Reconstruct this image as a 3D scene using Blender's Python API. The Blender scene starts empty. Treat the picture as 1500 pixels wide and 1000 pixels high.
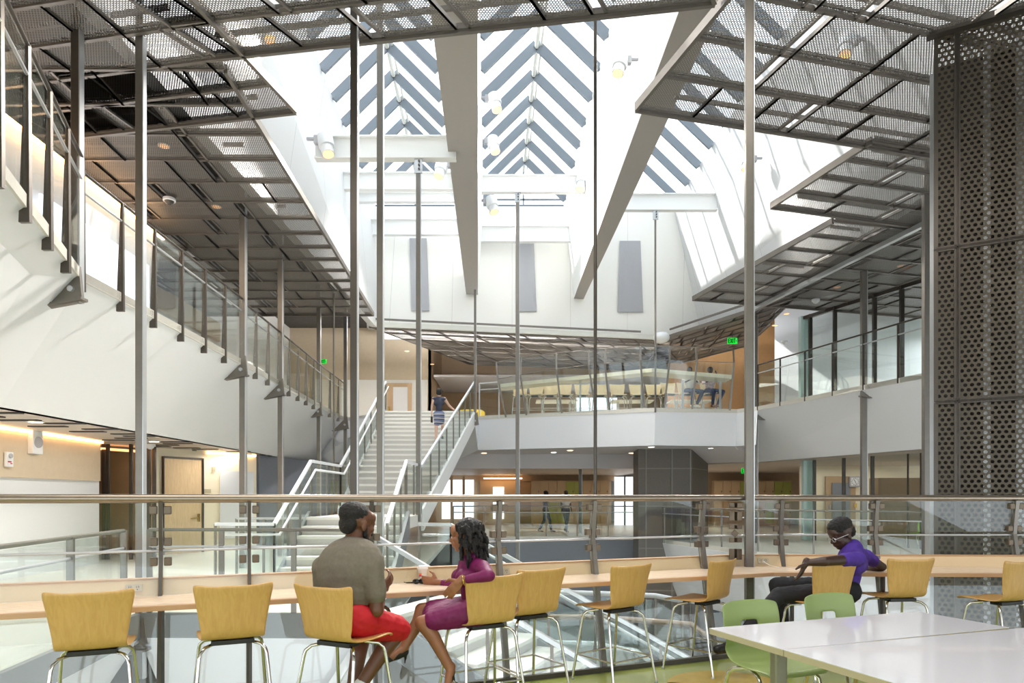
import bpy, bmesh, math, random
from mathutils import Vector, Matrix, Euler
random.seed(7)
PI = math.pi
SC = bpy.context.scene
COL = SC.collection
F, CX, HZ, H = 1000.0, 750.0, 727.0, 1.42       # focal length (px), centre column, horizon row, eye height

def W(px, py, Y):                                # photo direction at depth Y -> place in the room
    return Vector(((px-CX)/F*Y, Y, H+(HZ-py)/F*Y))
def Wz(px, py, z):                               # photo direction met with the level z
    Y = (z-H)*F/(HZ-py)
    return Vector(((px-CX)/F*Y, Y, z))

# ------------------------------------------------------------------ materials
def lin(c):
    return tuple(((v/255)/12.92 if v/255 <= .04045 else ((v/255+.055)/1.055)**2.4) for v in c)
def nt(name):
    m = bpy.data.materials.new(name); m.use_nodes = True
    return m, m.node_tree.nodes, m.node_tree.links, m.node_tree.nodes['Principled BSDF']
def mat(name, c, rough=.5, metal=0, noise=0, nscale=8, bump=0, bscale=60, spec=.5, coat=0, emit=None, es=1, stretch=(1,1,1)):
    m, N, L, b = nt(name)
    col = lin(c)
    b.inputs['Base Color'].default_value = (*col, 1)
    b.inputs['Roughness'].default_value = rough
    b.inputs['Metallic'].default_value = metal
    b.inputs['Specular IOR Level'].default_value = spec
    b.inputs['Coat Weight'].default_value = coat
    if noise or bump:
        tc = N.new('ShaderNodeTexCoord'); mp = N.new('ShaderNodeMapping'); mp.inputs['Scale'].default_value = stretch
        L.new(tc.outputs['Object'], mp.inputs[0])
    if noise:
        t = N.new('ShaderNodeTexNoise'); t.inputs['Scale'].default_value = nscale; t.inputs['Detail'].default_value = 6
        L.new(mp.outputs[0], t.inputs['Vector'])
        r = N.new('ShaderNodeValToRGB')
        r.color_ramp.elements[0].position = .3; r.color_ramp.elements[1].position = .7
        r.color_ramp.elements[0].color = (*[v*(1-noise) for v in col], 1)
        r.color_ramp.elements[1].color = (*[min(1, v*(1+noise)) for v in col], 1)
        L.new(t.outputs[0], r.inputs[0]); L.new(r.outputs[0], b.inputs['Base Color'])
    if bump:
        t2 = N.new('ShaderNodeTexNoise'); t2.inputs['Scale'].default_value = bscale
        L.new(mp.outputs[0], t2.inputs['Vector'])
        bp = N.new('ShaderNodeBump'); bp.inputs['Strength'].default_value = bump; bp.inputs['Distance'].default_value = .01
        L.new(t2.outputs[0], bp.inputs['Height']); L.new(bp.outputs[0], b.inputs['Normal'])
    if emit:
        b.inputs['Emission Color'].default_value = (*lin(emit), 1); b.inputs['Emission Strength'].default_value = es
    return m
def glass_mat(name, tint, refl=.06, rough=0.0):
    m, N, L, b = nt(name); N.remove(b)
    tr = N.new('ShaderNodeBsdfTransparent'); tr.inputs[0].default_value = (*tint, 1)
    gl = N.new('ShaderNodeBsdfGlossy'); gl.inputs['Roughness'].default_value = rough; gl.inputs[0].default_value = (.9, .95, .95, 1)
    fr = N.new('ShaderNodeLayerWeight'); fr.inputs[0].default_value = .22
    mt = N.new('ShaderNodeMath'); mt.operation = 'MULTIPLY_ADD'; mt.inputs[1].default_value = .22; mt.inputs[2].default_value = refl*.5
    mx = N.new('ShaderNodeMixShader')
    L.new(fr.outputs['Fresnel'], mt.inputs[0]); L.new(mt.outputs[0], mx.inputs[0])
    L.new(tr.outputs[0], mx.inputs[1]); L.new(gl.outputs[0], mx.inputs[2])
    L.new(mx.outputs[0], N['Material Output'].inputs[0])
    return m
def perf_mat(name, c, pitch, thr, axes='xy', rough=.45, metal=.4):
    """perforated sheet: round holes on a staggered grid, open where the sheet is punched"""
    m, N, L, b = nt(name)
    b.inputs['Base Color'].default_value = (*lin(c), 1); b.inputs['Roughness'].default_value = rough; b.inputs['Metallic'].default_value = metal
    tc = N.new('ShaderNodeTexCoord'); sp = N.new('ShaderNodeSeparateXYZ'); L.new(tc.outputs['Object'], sp.inputs[0])
    k = 2*PI/pitch*1.1547
    U, V = {'xy': (0, 1), 'xz': (0, 2)}[axes]
    outs = []
    for a, c2 in ((0, 1), (.8660254, .5), (.8660254, -.5)):
        m1 = N.new('ShaderNodeMath'); m1.operation = 'MULTIPLY'; m1.inputs[1].default_value = a*k; L.new(sp.outputs[U], m1.inputs[0])
        m2 = N.new('ShaderNodeMath'); m2.operation = 'MULTIPLY_ADD'; m2.inputs[1].default_value = c2*k
        L.new(sp.outputs[V], m2.inputs[0]); L.new(m1.outputs[0], m2.inputs[2])
        m3 = N.new('ShaderNodeMath'); m3.operation = 'COSINE'; L.new(m2.outputs[0], m3.inputs[0]); outs.append(m3)
    s1 = N.new('ShaderNodeMath'); s1.operation = 'ADD'; L.new(outs[0].outputs[0], s1.inputs[0]); L.new(outs[1].outputs[0], s1.inputs[1])
    s2 = N.new('ShaderNodeMath'); s2.operation = 'ADD'; L.new(s1.outputs[0], s2.inputs[0]); L.new(outs[2].outputs[0], s2.inputs[1])
    g = N.new('ShaderNodeMath'); g.operation = 'GREATER_THAN'; g.inputs[1].default_value = thr; L.new(s2.outputs[0], g.inputs[0])
    tr = N.new('ShaderNodeBsdfTransparent'); mx = N.new('ShaderNodeMixShader')
    L.new(g.outputs[0], mx.inputs[0]); L.new(b.outputs[0], mx.inputs[1]); L.new(tr.outputs[0], mx.inputs[2])
    L.new(mx.outputs[0], N['Material Output'].inputs[0])
    return m
def wood_mat(name, c1, c2, scale=(14, 14, 1.6), rough=.35):
    m, N, L, b = nt(name)
    tc = N.new('ShaderNodeTexCoord'); mp = N.new('ShaderNodeMapping'); mp.inputs['Scale'].default_value = scale
    t = N.new('ShaderNodeTexNoise'); t.inputs['Scale'].default_value = 3; t.inputs['Detail'].default_value = 8; t.inputs['Distortion'].default_value = 1.2
    r = N.new('ShaderNodeValToRGB'); r.color_ramp.elements[0].position = .35; r.color_ramp.elements[1].position = .65
    r.color_ramp.elements[0].color = (*lin(c1), 1); r.color_ramp.elements[1].color = (*lin(c2), 1)
    L.new(tc.outputs['Object'], mp.inputs[0]); L.new(mp.outputs[0], t.inputs['Vector']); L.new(t.outputs[0], r.inputs[0]); L.new(r.outputs[0], b.inputs['Base Color'])
    b.inputs['Roughness'].default_value = rough
    return m
def panel_mat(name, c, pw, ph, rough=.6, mortar=.006, axis='x'):
    """painted wall with thin reveals between wide panels"""
    m, N, L, b = nt(name); col = lin(c)
    tc = N.new('ShaderNodeTexCoord'); sp = N.new('ShaderNodeSeparateXYZ'); L.new(tc.outputs['Object'], sp.inputs[0])
    masks = []
    for ax, per in ((0 if axis == 'x' else 1, pw), (2, ph)):
        if not per: continue
        d = N.new('ShaderNodeMath'); d.operation = 'DIVIDE'; d.inputs[1].default_value = per; L.new(sp.outputs[ax], d.inputs[0])
        f = N.new('ShaderNodeMath'); f.operation = 'FRACT'; L.new(d.outputs[0], f.inputs[0])
        l = N.new('ShaderNodeMath'); l.operation = 'LESS_THAN'; l.inputs[1].default_value = mortar/per*2; L.new(f.outputs[0], l.inputs[0]); masks.append(l)
    o = masks[0]
    if len(masks) > 1:
        mm = N.new('ShaderNodeMath'); mm.operation = 'MAXIMUM'; L.new(masks[0].outputs[0], mm.inputs[0]); L.new(masks[1].outputs[0], mm.inputs[1]); o = mm
    mx = N.new('ShaderNodeMix'); mx.data_type = 'RGBA'
    mx.inputs['A'].default_value = (*col, 1); mx.inputs['B'].default_value = (*[v*.55 for v in col], 1)
    L.new(o.outputs[0], mx.inputs['Factor']); L.new(mx.outputs['Result'], b.inputs['Base Color']); b.inputs['Roughness'].default_value = rough
    return m

M = dict(
    white=mat('white_paint', (236, 236, 234), .55, bump=.03, bscale=30),
    shaft=panel_mat('shaft_panels', (212, 213, 213), 2.4, 0, axis='y'),
    farwall=panel_mat('far_wall_panels', (238, 236, 230), 2.05, 0, mortar=.004),
    fascia=mat('fascia_white', (232, 233, 236), .6, bump=.03, bscale=20),
    beige=mat('beige_wall', (200, 184, 160), .7, noise=.03),
    tan=mat('tan_wall', (176, 150, 120), .7, noise=.03),
    board=mat('white_board', (226, 228, 232), .22),
    grey_soffit=mat('grey_soffit', (205, 202, 204), .6),
    slabedge=mat('slab_edge_grey', (116, 119, 118), .5),
    innerdark=mat('dark_hole_backing', (44, 40, 36), .8),
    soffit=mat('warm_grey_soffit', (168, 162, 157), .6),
    greywall=mat('blue_grey_wall', (120, 124, 134), .6, noise=.03),
    plenum=mat('dark_plenum', (70, 68, 66), .9, noise=.2),
    steel=mat('painted_steel', (120, 115, 108), .35, .55, noise=.05, nscale=12),
    steel_d=mat('dark_steel', (84, 78, 72), .35, .6, noise=.06),
    steel_l=mat('light_steel', (190, 192, 194), .3, .6),
    rail=mat('brushed_rail', (146, 134, 120), .28, .75, noise=.05, nscale=30),
    chrome=mat('chrome', (215, 212, 205), .12, 1.0),
    brass_clamp=mat('bronze_clamp', (104, 92, 78), .35, .6),
    grid=mat('ceiling_grid', (118, 112, 106), .4, .5),
    mesh=perf_mat('perforated_ceiling', (122, 117, 112), .034, -.05, metal=.1),
    screen=perf_mat('perforated_screen', (84, 76, 65), .066, .15, 'xz'),
    dscreen=mat('dark_clad', (96, 90, 84), .5, .3, noise=.1, nscale=40),
    wood=wood_mat('maple_ply', (200, 156, 92), (209, 166, 102)),
    palewood=wood_mat('pale_ply', (228, 206, 164), (236, 216, 176)),
    woodin=wood_mat('maple_ply_inner', (206, 170, 134), (220, 186, 150)),
    counter=wood_mat('counter_laminate', (226, 202, 178), (238, 216, 194), (3, 14, 14), .25),
    race=mat('raceway', (226, 200, 162), .45),
    edge=mat('counter_edge', (196, 158, 122), .5),
    cream=mat('cream_laminate', (238, 228, 204), .4),
    door=wood_mat('door_maple', (206, 180, 142), (220, 194, 156), (8, 8, 1)),
    floor_g=mat('green_floor', (160, 172, 88), .22, noise=.1, nscale=3, coat=.3),
    floor_o=mat('ochre_inlay', (196, 170, 84), .25, noise=.08),
    floor_c=mat('cream_floor', (222, 222, 210), .3, noise=.05, nscale=30),
    floor_w=mat('walkway_floor', (210, 206, 196), .35, noise=.05, nscale=20),
    table=mat('table_white', (232, 232, 240), .08, coat=.6),
    tedge=mat('table_edge', (190, 178, 150), .5),
    tleg=mat('table_leg', (150, 146, 134), .4, .4),
    black=mat('black_plastic', (30, 28, 26), .45),
    green=mat('green_plastic', (140, 158, 96), .35),
    green2=mat('lime_plastic', (176, 220, 80), .35),
    glass=glass_mat('clear_glass', (.975, .985, .98), .05),
    glassg=glass_mat('green_glass', (.94, .965, .955), .06),
    skyg=glass_mat('skylight_glass', (.97, .985, 1.0), .04),
    mullion=mat('skylight_rafter', (106, 113, 119), .45, .2),
    ridge=mat('ridge_white', (214, 214, 206), .5),
    vent=mat('grey_vent', (168, 168, 172), .7),
    spotm=mat('spot_white', (222, 224, 226), .4, .1),
    lamp=mat('warm_lamp', (255, 200, 140), .5, emit=(255, 190, 130), es=1.0),
    lampw=mat('downlight_lamp', (255, 236, 214), .5, emit=(255, 226, 196), es=5),
    strip=mat('cove_strip', (255, 210, 160), .5, emit=(255, 200, 140), es=5),
    exitm=mat('exit_green', (30, 200, 60), .5, emit=(20, 220, 60), es=.45),
    exitk=mat('exit_black', (4, 18, 6), .6),
    tread=mat('stair_tread', (222, 220, 214), .5),
    riser=mat('stair_riser', (196, 194, 190), .6),
    stringer=mat('stringer_grey', (120, 124, 126), .45, .2),
    yellow=mat('yellow_vinyl', (236, 200, 30), .5),
    orange=mat('orange_vinyl', (226, 130, 30), .5),
    lk1=mat('locker_tan', (190, 164, 130), .6), lk2=mat('locker_green', (160, 166, 84), .6),
    skin_b=mat('skin_brown', (104, 66, 46), .45, noise=.06, nscale=20),
    skin_m=mat('skin_tan', (150, 100, 70), .45, noise=.05, nscale=20),
    skin_d=mat('skin_deep', (62, 40, 32), .42, noise=.06, nscale=20),
    skin_l=mat('skin_light', (214, 176, 156), .5),
    hair=mat('hair_black', (22, 18, 17), .55, bump=1.0, bscale=220),
    tee=mat('tee_grey', (112, 104, 92), .9, noise=.08, nscale=60, bump=.5, bscale=9),
    red=mat('red_shorts', (190, 14, 30), .7, bump=.5, bscale=10),
    magenta=mat('magenta_dress', (112, 6, 78), .6, bump=.3, bscale=14),
    purple=mat('purple_polo', (70, 40, 140), .8, bump=.4, bscale=12),
    pants=mat('black_trousers', (24, 23, 28), .8, bump=.4, bscale=12),
    navy=mat('navy_top', (52, 56, 74), .8), jeans=mat('dark_jeans', (44, 54, 84), .8),
    pale=mat('pale_top', (226, 220, 210), .8), plaid=mat('checked_shirt', (196, 176, 180), .8, noise=.5, nscale=22),
    cup=mat('cup_white', (238, 230, 224), .5), logo=mat('cup_logo_orange', (240, 130, 60), .5), logop=mat('cup_logo_pink', (226, 60, 120), .5),
    lens=mat('dark_lens', (20, 18, 18), .1), gold=mat('gold_bangle', (212, 178, 96), .2, .9),
    shoe=mat('black_suede', (20, 19, 20), .5), redk=mat('red_mark', (170, 30, 40), .5), cyanp=mat('pale_cyan_column', (196, 222, 218), .4),
    outdoor=mat('bright_blind', (236, 240, 244), .7),
    ydev=mat('yellow_device', (206, 160, 40), .5), sock=mat('white_sock', (225, 225, 222), .8),
)
def stripes():
    m, N, L, b = nt('striped_skirt')
    tc = N.new('ShaderNodeTexCoord'); sp = N.new('ShaderNodeSeparateXYZ'); L.new(tc.outputs['Object'], sp.inputs[0])
    d = N.new('ShaderNodeMath'); d.operation = 'MULTIPLY'; d.inputs[1].default_value = 9.5; L.new(sp.outputs[2], d.inputs[0])
    f = N.new('ShaderNodeMath'); f.operation = 'FRACT'; L.new(d.outputs[0], f.inputs[0])
    r = N.new('ShaderNodeValToRGB'); r.color_ramp.interpolation = 'CONSTANT'
    e = r.color_ramp.elements; e[0].color = (*lin((84, 92, 124)), 1); e[1].position = .45; e[1].color = (*lin((206, 204, 206)), 1)
    e2 = e.new(.68); e2.color = (*lin((30, 32, 48)), 1); e3 = e.new(.82); e3.color = (*lin((140, 150, 190)), 1)
    L.new(f.outputs[0], r.inputs[0]); L.new(r.outputs[0], b.inputs['Base Color'])
    return m
M['skirt'] = stripes()

# ------------------------------------------------------------------ mesh helpers
class MB:
    def __init__(s): s.v = []; s.f = []; s.sm = []
    def add(s, vs, fs, smooth=False):
        n = len(s.v); s.v += [tuple(v) for v in vs]; s.f += [tuple(i+n for i in f) for f in fs]; s.sm += [smooth]*len(fs); return s
    def hexa(s, b4, t4):
        return s.add(list(b4)+list(t4), [(3,2,1,0),(4,5,6,7),(0,1,5,4),(1,2,6,5),(2,3,7,6),(3,0,4,7)])
    def box(s, c, size, rz=0, rot=None):
        c = Vector(c); hx, hy, hz = [v/2 for v in size]
        R = rot if rot is not None else Matrix.Rotation(rz, 3, 'Z')
        p = [c+R@Vector((x, y, z)) for z in (-hz, hz) for x, y in ((-hx,-hy),(hx,-hy),(hx,hy),(-hx,hy))]
        return s.hexa(p[:4], p[4:])
    def bar(s, a, b, w, h, up=(0,0,1)):
        a, b = Vector(a), Vector(b); d = (b-a).normalized(); up = Vector(up)
        if abs(d.dot(up)) > .98: up = Vector((0, 1, 0))
        x = d.cross(up).normalized()*(w/2); y = x.cross(d).normalized()*(h/2)
        q = [-x-y, x-y, x+y, -x+y]
        return s.hexa([a+k for k in q], [b+k for k in q])
    def tube(s, pts, r, n=10, cap=True):
        pts = [Vector(p) for p in pts]; rings = []
        rr = r if isinstance(r, (list, tuple)) else [r]*len(pts)
        t0 = (pts[1]-pts[0]).normalized(); up = Vector((0,0,1)) if abs(t0.z) < .9 else Vector((0,1,0))
        x = t0.cross(up).normalized()
        for i, p in enumerate(pts):
            if i == 0: t = pts[1]-pts[0]
            elif i == len(pts)-1: t = pts[-1]-pts[-2]
            else: t = (pts[i+1]-p).normalized()+(p-pts[i-1]).normalized()
            t.normalize(); x = (x-t*x.dot(t)).normalized(); y = t.cross(x)
            k = 1
            if 0 < i < len(pts)-1: k = 1/max(.5, t.dot((p-pts[i-1]).normalized()))
            rings.append([p+(x*math.cos(2*PI*j/n)+y*math.sin(2*PI*j/n))*rr[i] for j in range(n)])
        vs = [v for r_ in rings for v in r_]; fs = []
        for i in range(len(rings)-1):
            for j in range(n):
                a = i*n+j; b = i*n+(j+1) % n; fs.append((a, b, b+n, a+n))
        s.add(vs, fs, True)
        if cap: s.add(rings[0], [tuple(range(n-1, -1, -1))]); s.add(rings[-1], [tuple(range(n))])
        return s
    def lathe(s, prof, c=(0,0,0), n=24, axis=None):
        c = Vector(c); R = Matrix.Identity(3)
        if axis is not None: R = Vector((0,0,1)).rotation_difference(Vector(axis).normalized()).to_matrix()
        vs = [c+R@Vector((r*math.cos(2*PI*j/n), r*math.sin(2*PI*j/n), z)) for r, z in prof for j in range(n)]; fs = []
        for i in range(len(prof)-1):
            for j in range(n):
                a = i*n+j; b = i*n+(j+1) % n; fs.append((a, b, b+n, a+n))
        s.add(vs, fs, True)
        k = (len(prof)-1)*n
        s.add(vs[:n], [tuple(range(n-1, -1, -1))]); s.add(vs[k:k+n], [tuple(range(n))])
        return s
    def ell(s, c, r, R=None, n=16, m=10):
        c = Vector(c); R = R or Matrix.Identity(3); vs = []; fs = []
        for i in range(m+1):
            t = PI*i/m
            for j in range(n):
                a = 2*PI*j/n; vs.append(c+R@Vector((r[0]*math.sin(t)*math.cos(a), r[1]*math.sin(t)*math.sin(a), r[2]*math.cos(t))))
        for i in range(m):
            for j in range(n):
                a = i*n+j; b = i*n+(j+1) % n; fs.append((a+n, b+n, b, a))
        return s.add(vs, fs, True)
    def cap(s, a, ra, b, rb, n=14):
        a, b = Vector(a), Vector(b); d = b-a
        if d.length < 1e-5: return s.ell(a, (ra,)*3)
        L_ = d.length; R = Vector((0,0,1)).rotation_difference(d.normalized()).to_matrix(); prof = []
        for i in range(6): t = PI/2*(1-i/5); prof.append((max(1e-5, ra*math.cos(t)), -ra*math.sin(t)))
        for i in range(6): t = PI/2*i/5; prof.append((max(1e-5, rb*math.cos(t)), L_+rb*math.sin(t)))
        return s.lathe(prof, a, n, d)
    def poly(s, pts, off):
        """flat polygon given thickness by the offset vector"""
        off = Vector(off); p = [Vector(q) for q in pts]; n = len(p)
        s.add(p+[q+off for q in p], [tuple(range(n))[::-1], tuple(range(n, 2*n))]+[(i, (i+1) % n, n+(i+1) % n, n+i) for i in range(n)])
        return s
    def build(s, name, m, parent=None, bevel=0, fix=True, origin=None):
        me = bpy.data.meshes.new(name)
        o0 = Vector(origin) if origin is not None else Vector((0,0,0))
        me.from_pydata([tuple(Vector(v)-o0) for v in s.v], [], s.f)
        me.polygons.foreach_set('use_smooth', s.sm); me.materials.append(m)
        if fix:
            b = bmesh.new(); b.from_mesh(me); bmesh.ops.remove_doubles(b, verts=b.verts, dist=1e-6) if False else None
            bmesh.ops.recalc_face_normals(b, faces=b.faces); b.to_mesh(me); b.free()
        me.update()
        o = bpy.data.objects.new(name, me); COL.objects.link(o); o.location = o0
        if parent: o.parent = parent
        if bevel:
            md = o.modifiers.new('bevel', 'BEVEL'); md.width = bevel; md.segments = 2; md.limit_method = 'ANGLE'
        return o

def tag(o, label, cat, group=None):
    o['label'] = label; o['category'] = cat
    if group: o['group'] = group
    return o
def thing(name, label, cat, loc=(0,0,0), rz=0, group=None):
    o = bpy.data.objects.new(name, None); COL.objects.link(o); o.location = loc; o.rotation_euler = (0,0,rz); o.empty_display_size = .1
    return tag(o, label, cat, group)
def struct(o): o['kind'] = 'structure'; return o
def rel(o, p):                                    # world position -> frame of an unrotated thing
    return Vector(p)-o.location
def dup(root, loc, rz, label, group=None, scale=1):
    r = root.copy(); COL.objects.link(r); r.location = loc; r.rotation_euler = (0,0,rz); r.scale = (scale,)*3; r['label'] = label
    if group: r['group'] = group
    for ch in root.children:
        c = ch.copy(); COL.objects.link(c); c.parent = r
        for g in ch.children:
            d = g.copy(); COL.objects.link(d); d.parent = c
    return r

# ------------------------------------------------------------------ camera, sky, sun
cam = bpy.data.cameras.new('camera'); co = bpy.data.objects.new('camera', cam); COL.objects.link(co)
co.location = (0, 0, H); co.rotation_euler = (PI/2, 0, 0)
cam.sensor_width = 36; cam.lens = 24.0; cam.shift_y = (HZ-500)/1500; cam.clip_end = 300; cam.clip_start = .05
SC.camera = co
w = bpy.data.worlds.new('sky'); SC.world = w; w.use_nodes = True
bg = w.node_tree.nodes['Background']; bg.inputs[0].default_value = (.88, .94, 1, 1); bg.inputs[1].default_value = 2.0
sun = bpy.data.lights.new('sun', 'SUN'); sun.energy = 3.5; sun.angle = math.radians(1.2); sun.color = (1, .97, .92)
so = bpy.data.objects.new('sun', sun); COL.objects.link(so)
so.rotation_euler = Vector((.76, -.10, -.62)).to_track_quat('-Z', 'Y').to_euler()
SC.view_settings.view_transform = 'Standard'; SC.view_settings.look = 'None'; SC.view_settings.gamma = 1
SC.view_settings.exposure = 0.87; SC.view_settings.use_curve_mapping = False
SC.cycles.max_bounces = 10; SC.cycles.diffuse_bounces = 5; SC.cycles.glossy_bounces = 4
SC.cycles.transparent_max_bounces = 40; SC.cycles.caustics_reflective = False; SC.cycles.caustics_refractive = False
SC.cycles.sample_clamp_indirect = 6

Z2, ZL, ZC = 4.15, 2.60, 7.0           # upper floor, lower ceiling, mesh ceiling
VX = -.034                              # plan drift of the skylight axis per metre of depth

# ------------------------------------------------------------------ floors and slabs
def n2(a, b):
    d = (Vector(b)-Vector(a)); d.z = 0; d.normalize(); return Vector((-d.y, d.x, 0))
A_ = Wz(800, 993, 0); B_ = Wz(1040, 966, 0)
fd = (B_-A_).normalized(); fn = Vector((-fd.y, fd.x, 0))
EL = A_-fd*5.2; EC = A_+fd*2.18; ER = Vector((6.6, EC.y+.02, 0))
MB().poly([EL, EC, ER, (6.6, -2, 0), (-6, -2, 0)], (0,0,-.3)).build('floor', M['floor_g']); struct(bpy.data.objects['floor'])
m = MB()
for cx, cy, r in ((1.62, 5.1, .45), (1.2, 4.9, .3), (2.3, 4.2, .5)):
    m.lathe([(r, 0), (r, .004)], (cx, cy, .001), 40)
struct(m.build('floor', M['floor_o']))
struct(MB().bar(EL+Vector((0,0,.012)), EC+Vector((0,0,.012)), .035, .05).bar(EC+Vector((0,0,.012)), ER+Vector((0,0,.012)), .035, .05).build('trim_1', M['steel_d']))
# left lower floor with its slanted edge
LF = [Vector((-4.05, 5.3, 0)), Vector((-4.5, 8.25, 0)), Vector((-1.75, 8.2, 0)), Vector((-1.75, 12, 0)), Vector((-2.2, 24.5, 0)), Vector((-14, 24.5, 0)), Vector((-14, 4, 0)), Vector((-6, 4, 0))]
struct(MB().poly(LF, (0,0,-.12)).build('floor', M['floor_c']))
m = MB()
for a, b in ((LF[0], LF[1]), (LF[1], LF[2]), (LF[2], LF[3])):
    nn = n2(a, b)
    m.hexa([a+Vector((0,0,-.12)), b+Vector((0,0,-.12)), b+Vector((0,0,-.3)), a+Vector((0,0,-.3))],
           [a+nn*.9+Vector((0,0,-1.5)), b+nn*.9+Vector((0,0,-1.5)), b+nn*.9+Vector((0,0,-1.7)), a+nn*.9+Vector((0,0,-1.7))])
struct(m.build('wall_left', M['fascia']))
mb = MB()
for a, b in ((LF[0], LF[1]), (LF[1], LF[2]), (LF[2], LF[3])):
    mb.bar(a+Vector((0,0,-.13)), b+Vector((0,0,-.13)), .06, .3)
struct(mb.build('trim_33', M['slabedge']))
# far lower floor and right lower floor
struct(MB().poly([(-2.2, 24.3, 0), (4.6, 24.3, 0), (6.3, 17.6, 0), (9.6, 15.2, 0), (16, 13, 0), (16, 40, 0), (-14, 40, 0), (-14, 24.5, 0), (-2.2, 24.5, 0)], (0,0,-.12)).build('floor', M['floor_w']))
struct(MB().poly([(-2.2, 24.25, -.12), (4.6, 24.25, -.12), (4.6, 24.45, -2.4), (-2.2, 24.45, -2.4)], (0,.1,0)).build('wall_back', M['greywall']))
struct(MB().poly([(4.6, 24.2, -.12), (6.3, 17.55, -.12), (6.9, 17.9, -2.0), (5.0, 24.4, -2.0)], (.1,.05,0)).poly([(6.3, 17.55, -.12), (9.6, 15.15, -.12), (10, 15.8, -2.0), (6.9, 17.9, -2.0)], (.05,.1,0)).build('wall_right', M['fascia']))
# ground floor far below
struct(MB().poly([(-16, -2, -4.2), (16, -2, -4.2), (16, 42, -4.2), (-16, 42, -4.2)], (0,0,-.2)).build('floor', M['floor_w']))
struct(MB().box((0, 33, -3.2), (32, .2, 6.2)).build('wall_back', M['greywall']))
# upper floor slab: left, centre, right
K = [Wz(0, 230, Z2), Wz(121, 397, Z2), Wz(355, 526, Z2), Wz(470, 592, Z2), Wz(507, 612, Z2)]
STL, STR = Vector((-4.15, 22.2, Z2)), Vector((-1.25, 22.2, Z2))
C = [Wz(700, 609, Z2), Wz(960, 597, Z2), Wz(1080, 599, Z2), Wz(1110, 595, Z2), Wz(1373, 542, Z2)]
K0 = K[0]+(K[0]-K[1])*1.0
R9 = C[4]+(C[4]-C[3])*.5
up = [K0, K[1], K[2], K[3], K[4], STL, STR, C[0], C[1], C[2], C[3], C[4], R9, Vector((18, R9.y, Z2)), Vector((18, 40, Z2)), Vector((-16, 40, Z2)), Vector((-16, K0.y, Z2))]
struct(MB().poly(up, (0,0,-.12)).build('floor', M['floor_w']))
lowL = [Vector((-5.2, 2.6, ZL)), Vector((-6.75, 9.0, ZL)), Vector((-6.85, 14.5, ZL)), Vector((-6.95, 21, ZL)), Vector((-7.0, 24, ZL))]
m = MB(); topL = [K0, K[1], K[2], K[3], K[4]]
for i in range(4):
    a, b, c, d = topL[i], topL[i+1], lowL[i+1], lowL[i]
    dz = Vector((0,0,-.1)); m.hexa([a+dz, b+dz, c, d], [a+dz+Vector((-.15,0,0)), b+dz+Vector((-.15,0,0)), c+Vector((-.15,0,.0)), d+Vector((-.15,0,.0))])
struct(m.build('wall_left', M['fascia']))
struct(MB().bar(K[4]+Vector((0,0,-.2)), STL+Vector((0,0,-.2)), .1, .4).hexa([K[4], STL, STL+Vector((-.4, 1.5, -1.5)), Vector((-7, 24, ZL))], [K[4]+Vector((0,.1,0)), STL+Vector((0,.1,0)), STL+Vector((-.4, 1.6, -1.5)), Vector((-7, 24.1, ZL))]).build('wall_left', M['fascia']))
# centre fascia, soffit and drop panel
CB = [Vector((p.x, p.y+.15, 3.0)) for p in C[:4]]
m = MB()
for i in range(3):
    m.hexa([C[i], C[i+1], CB[i+1], CB[i]], [q+Vector((0,.12,0)) for q in (C[i], C[i+1], CB[i+1], CB[i])])
m.hexa([STR, C[0], CB[0], Vector((-2.0, 24.6, 2.75))], [q+Vector((0,.1,0)) for q in (STR, C[0], CB[0], Vector((-2.0, 24.6, 2.75)))])
struct(m.build('wall_back', M['fascia']))
struct(MB().poly([CB[0], CB[1], CB[2], CB[3], (8.4, 26, 3.0), (-2.0, 26, 3.0)], (0,0,.1)).build('ceiling', M['grey_soffit']))
struct(MB().box((1.6, 25.5, 2.73), (7.6, .2, .54)).poly([(5.4, 22.9, 3.0), (7.2, 21.6, 3.0), (8.3, 23.2, ZL), (6.2, 24.6, ZL)], (0,.1,.02)).build('wall_back', M['grey_soffit']))
lowR = [Vector((8.3, 24.0, ZL)), Vector((10.2, 17.0, ZL)), Vector((11.4, 12.6, ZL))]
topR = [C[3], C[4], R9]
m = MB()
for i in range(2):
    a, b, c, d = topR[i], topR[i+1], lowR[i+1], lowR[i]; x = Vector((.15,0,0)); dz = Vector((0,0,-.1))
    m.hexa([a+dz, b+dz, c, d], [a+dz+x, b+dz+x, c+x, d+x])
m.hexa([C[2], C[3], lowR[0], CB[2]], [q+Vector((0,.1,0)) for q in (C[2], C[3], lowR[0], CB[2])])
struct(m.build('wall_right', M['fascia']))
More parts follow.
